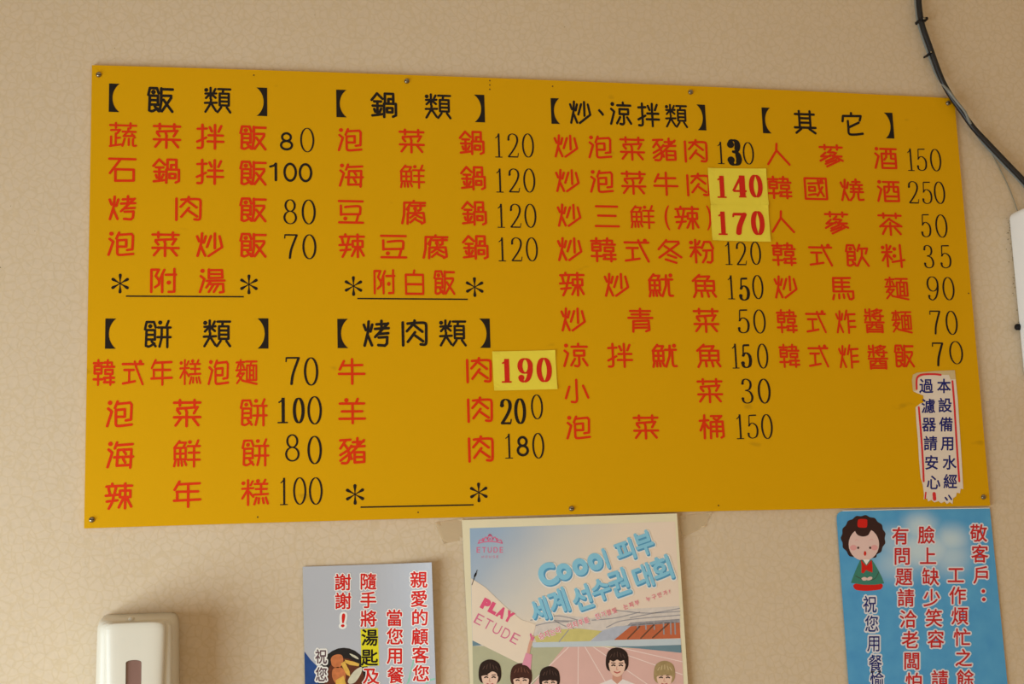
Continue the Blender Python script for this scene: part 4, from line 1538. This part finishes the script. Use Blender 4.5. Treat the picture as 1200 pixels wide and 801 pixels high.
def shell(name, hw_t, hw_b, d, z_top, z_bot, y_back, m, back_top, rnd=0.012, expo=5.0):
    """rounded box standing off the wall: lofted cross-sections, roof falling to the wall"""
    vs, fs = [], []
    NA = 28
    levels = [(0.0, 0.80, 0.0), (0.08, .90, .35), (0.25, .955, .7), (.55, .99, .93), (1.0, 1.0, 1.0)]
    rows = []
    for t, kx, kd in levels:
        rows.append((z_top - rnd * t, kx, 1 - (1 - kd) * 0.12 if True else kd, t))
    n_low = 8
    for i in range(1, n_low + 1):
        rows.append((z_top - rnd - (z_top - rnd - z_bot) * i / n_low, 1.0, 1.0, 1.0))
    for z, kx, kd, t in rows:
        s = (z_top - z) / (z_top - z_bot)
        hw = (hw_t + (hw_b - hw_t) * s) * kx
        for k in range(NA + 1):
            a = math.pi * k / NA
            cx, sy = math.cos(a), math.sin(a)
            ex = math.copysign(abs(cx) ** (2 / expo), cx)
            ey = abs(sy) ** (2 / expo)
            y = y_back - (d * kd) * ey
            zz = z + (back_top * (1 - ey) * (1 - 0.6 * s) if t < 1.0 or s < 0.2 else 0)
            vs.append((sd_x + ex * hw, y, zz))
    nr = NA + 1
    for i in range(len(rows) - 1):
        for k in range(NA):
            fs.append((i * nr + k, i * nr + k + 1, (i + 1) * nr + k + 1, (i + 1) * nr + k))
    fs.append(tuple(range(NA, -1, -1)))
    last = (len(rows) - 1) * nr
    fs.append(tuple(last + k for k in range(nr)))
    for i in range(len(rows) - 1):
        fs.append((i * nr, (i + 1) * nr, (i + 1) * nr + NA, i * nr + NA))
    o = mk(name, vs, fs, m, sd, smooth=True)
    bm = bmesh.new()
    bm.from_mesh(o.data)
    bmesh.ops.recalc_face_normals(bm, faces=bm.faces)
    bm.to_mesh(o.data)
    bm.free()
    return o


zb = sd_top - 0.21
shell('body', 0.0462, 0.0488, 0.078, sd_top + 0.001, zb, 0.0, M_SOAP, 0.006, rnd=0.017)
shell('side_ridge', 0.0405, 0.0415, 0.012, sd_top - 0.001, zb + 0.004, -0.073, M_SOAP, 0.0)
fp = shell('front_panel', 0.0345, 0.0285, 0.012, sd_top - 0.002, zb + 0.01, -0.080, M_SOAP, 0.0)
# window slot cut into the front panel
wl, wr = at(147.3, 780, -0.092), at(165.8, 780, -0.092)
wt = at(156, 772.8, -0.092).z
wxc, whw = (wl.x + wr.x) / 2, (wr.x - wl.x) / 2
prof = [(wxc - whw, wt - 0.105), (wxc + whw, wt - 0.105), (wxc + whw, wt - 0.003)]
prof += [(wxc + whw * math.cos(math.pi * k / 8), wt - 0.003 + 0.003 * math.sin(math.pi * k / 8)) for k in range(1, 8)]
prof += [(wxc - whw, wt - 0.003)]


def prism(pr, y0, y1):
    n = len(pr)
    vs = [(x, y0, z) for x, z in pr] + [(x, y1, z) for x, z in pr]
    fs = [tuple(range(n)), tuple(range(2 * n - 1, n - 1, -1))]
    fs += [(i, n + i, n + (i + 1) % n, (i + 1) % n) for i in range(n)]
    return vs, fs


cut = mk('cutter', *prism(prof, -0.12, -0.0878), M_SOAP)
bmc = bmesh.new()
bmc.from_mesh(cut.data)
bmesh.ops.recalc_face_normals(bmc, faces=bmc.faces)
bmc.to_mesh(cut.data)
bmc.free()
md = fp.modifiers.new('slot', 'BOOLEAN')
md.operation = 'DIFFERENCE'
md.object = cut
bpy.context.view_layer.update()
dg = bpy.context.evaluated_depsgraph_get()
me_new = bpy.data.meshes.new_from_object(fp.evaluated_get(dg))
fp.modifiers.clear()
fp.data = me_new
for p in me_new.polygons:
    p.use_smooth = False
bpy.data.objects.remove(cut)
ins = 0.0004
prof2 = [(wxc + (x - wxc) * 0.97, z - ins if z > wt - 0.05 else z + ins) for x, z in prof]
mk('window', *prism(prof2, -0.0895, -0.0879), M_SGLASS, sd)
dome('lock_button', Vector((sd_x - 0.006, -0.060, sd_top + 0.001)), 0.004, 0.012, M_SOAP, sd)

# ------------------------------------------------------------------ white box at the right edge
M_BOXW = mat('white_casing', (236, 236, 234), 0.35, 0.4, 0.01, scale=20)
bl_ = at(1183.4, 262, -0.008)
bt_ = at(1195, 244.5, -0.03)
wb = empty('wall_unit', (bl_.x + 0.07, 0, bt_.z - 0.24), 'white rounded plastic wall unit cut by the right edge of the picture', 'wall unit')
cs = mk('casing', *box_vf(bl_.x, bl_.x + 0.15, -0.055, -0.001, bt_.z - 0.24, bt_.z), M_BOXW, wb)
bevel_obj(cs, 0.010, 4)
kz = at(1196, 383, -0.007).z
kv = []
kf = []
for i, (x, r) in enumerate(((bl_.x + 0.006, .0045), (bl_.x - 0.004, .0045), (bl_.x - 0.0055, .0035))):
    for k in range(14):
        a_ = 2 * math.pi * k / 14
        kv.append((x, -0.007 + r * math.cos(a_), kz + r * math.sin(a_)))
for i in range(2):
    for k in range(14):
        kf.append((i * 14 + k, i * 14 + (k + 1) % 14, (i + 1) * 14 + (k + 1) % 14, (i + 1) * 14 + k))
kf.append(tuple(28 + k for k in range(14)))
mk('knob', kv, kf, M_PBLK, wb, smooth=True)

# grime the unit has left on the wallpaper
M_GRIME = mat('wall_grime', (128, 108, 80), 0.8, 0.1, 0.3)
gv, gf = [], []
for i in range(70):
    t = random.random()
    y = 255 + 140 * t
    ex = 1184.5 + (y - 262) * 0.115
    x = ex - abs(random.gauss(0, 3.2)) - 0.3
    c = at(x, y, -0.0003)
    r = random.uniform(0.0003, 0.0009)
    k = len(gv)
    v_, f_ = disc(0, 0, 1, 6)
    gv += [c + Vector((a_ * r * random.uniform(.8, 2.2), 0, b_ * r)) for a_, b_ in v_]
    gf.append(tuple(range(k, k + 6)))
for i in range(40):
    x, y = random.uniform(0, 1200), random.uniform(0, 800)
    if 95 < x < 1165 and 70 < y < 800:
        continue
    c = at(x, y, -0.0003)
    r = random.uniform(0.0003, 0.0007)
    k = len(gv)
    v_, f_ = disc(0, 0, 1, 6)
    gv += [c + Vector((a_ * r, 0, b_ * r)) for a_, b_ in v_]
    gf.append(tuple(range(k, k + 6)))
wall = bpy.data.objects['wall_back']
gr = mk('grime_specks', gv, gf, M_GRIME, wall)
gr['kind'] = 'stuff'

# ------------------------------------------------------------------ cables
M_CABLE = mat('black_cable', (26, 24, 24), 0.4, 0.4, 0.1)
M_CABG = mat('grey_cable', (124, 126, 120), 0.4, 0.4, 0.05)
Y1 = -0.0125
bundle = empty('cable_pair', at(1112, 108, 0), 'black cable with a slim grey one twisted along it, past the board\'s upper right corner', 'cable')
ck = tube('black_cable', [at(x, y, Y1) for x, y in ((1072, -60), (1075.5, -20), (1077.5, 10), (1081, 30), (1090, 56), (1100, 84), (1107, 100), (1116, 115), (1128, 132),
                                             (1141, 150), (1156, 166), (1176, 187), (1200, 212), (1240, 256))], 0.0040, M_CABLE, bundle)
cg = tube('grey_cable', [at(x, y, -0.0050) for x, y in ((1068, -60), (1071.4, -20), (1073.6, 10), (1077, 30.5), (1086, 57.5), (1096, 85))] +
          [at(1104, 98, -0.0120)] + [at(x, y, -0.0195) for x, y in ((1112, 107), (1122, 120), (1131, 131.5))] +
          [at(1137, 144, -0.0150)] + [at(x, y, -0.0050) for x, y in ((1149, 163.5), (1171, 187.5), (1196, 213.5), (1236, 258))], 0.0019, M_CABG, bundle)
th = tube('thin_wire', [at(1150, 163, -0.006), at(1156, 170, -0.003), at(1165, 185, -0.002), at(1176, 206, -0.002), at(1185, 226, -0.002), at(1192, 246, -0.003), at(1196, 256, -0.006)],
          0.0006, mat('thin_grey_wire', (128, 126, 110), 0.5))
tag(th, 'thin grey wire branching down to the white wall unit', 'wire')


def clip(x, y, ang, s, label):
    c = at(x, y, -0.0165)
    e = empty('cable_clip', (c.x, 0, c.z), label, 'cable clip', 'clips holding the cables')
    vs, fs = [], []
    for yy in (-0.0005, -0.0198):
        for u, v in ((-.0075, -.0028), (.0075, -.0028), (.0075, .0028), (-.0075, .0028)):
            u, v = u * s, v * s
            vs.append((c.x + u * math.cos(ang) - v * math.sin(ang), yy, c.z + u * math.sin(ang) + v * math.cos(ang)))
    b = mk('saddle', vs, [(0, 1, 2, 3), (7, 6, 5, 4), (0, 4, 5, 1), (1, 5, 6, 2), (2, 6, 7, 3), (3, 7, 4, 0)], M_PBLK, e)
    bevel_obj(b, 0.0012, 2)
    dome('nail', Vector((c.x - 0.001, -0.0199, c.z)), 0.0026 * s, 0.0012, M_STEEL, e, 10)


clip(1082.5, 22.5, math.radians(8), 0.8, 'black cable clip with a bright nail near the top of the picture')
clip(1090.5, 62, math.radians(25), 0.5, 'small black cable clip just above the menu board\'s corner')
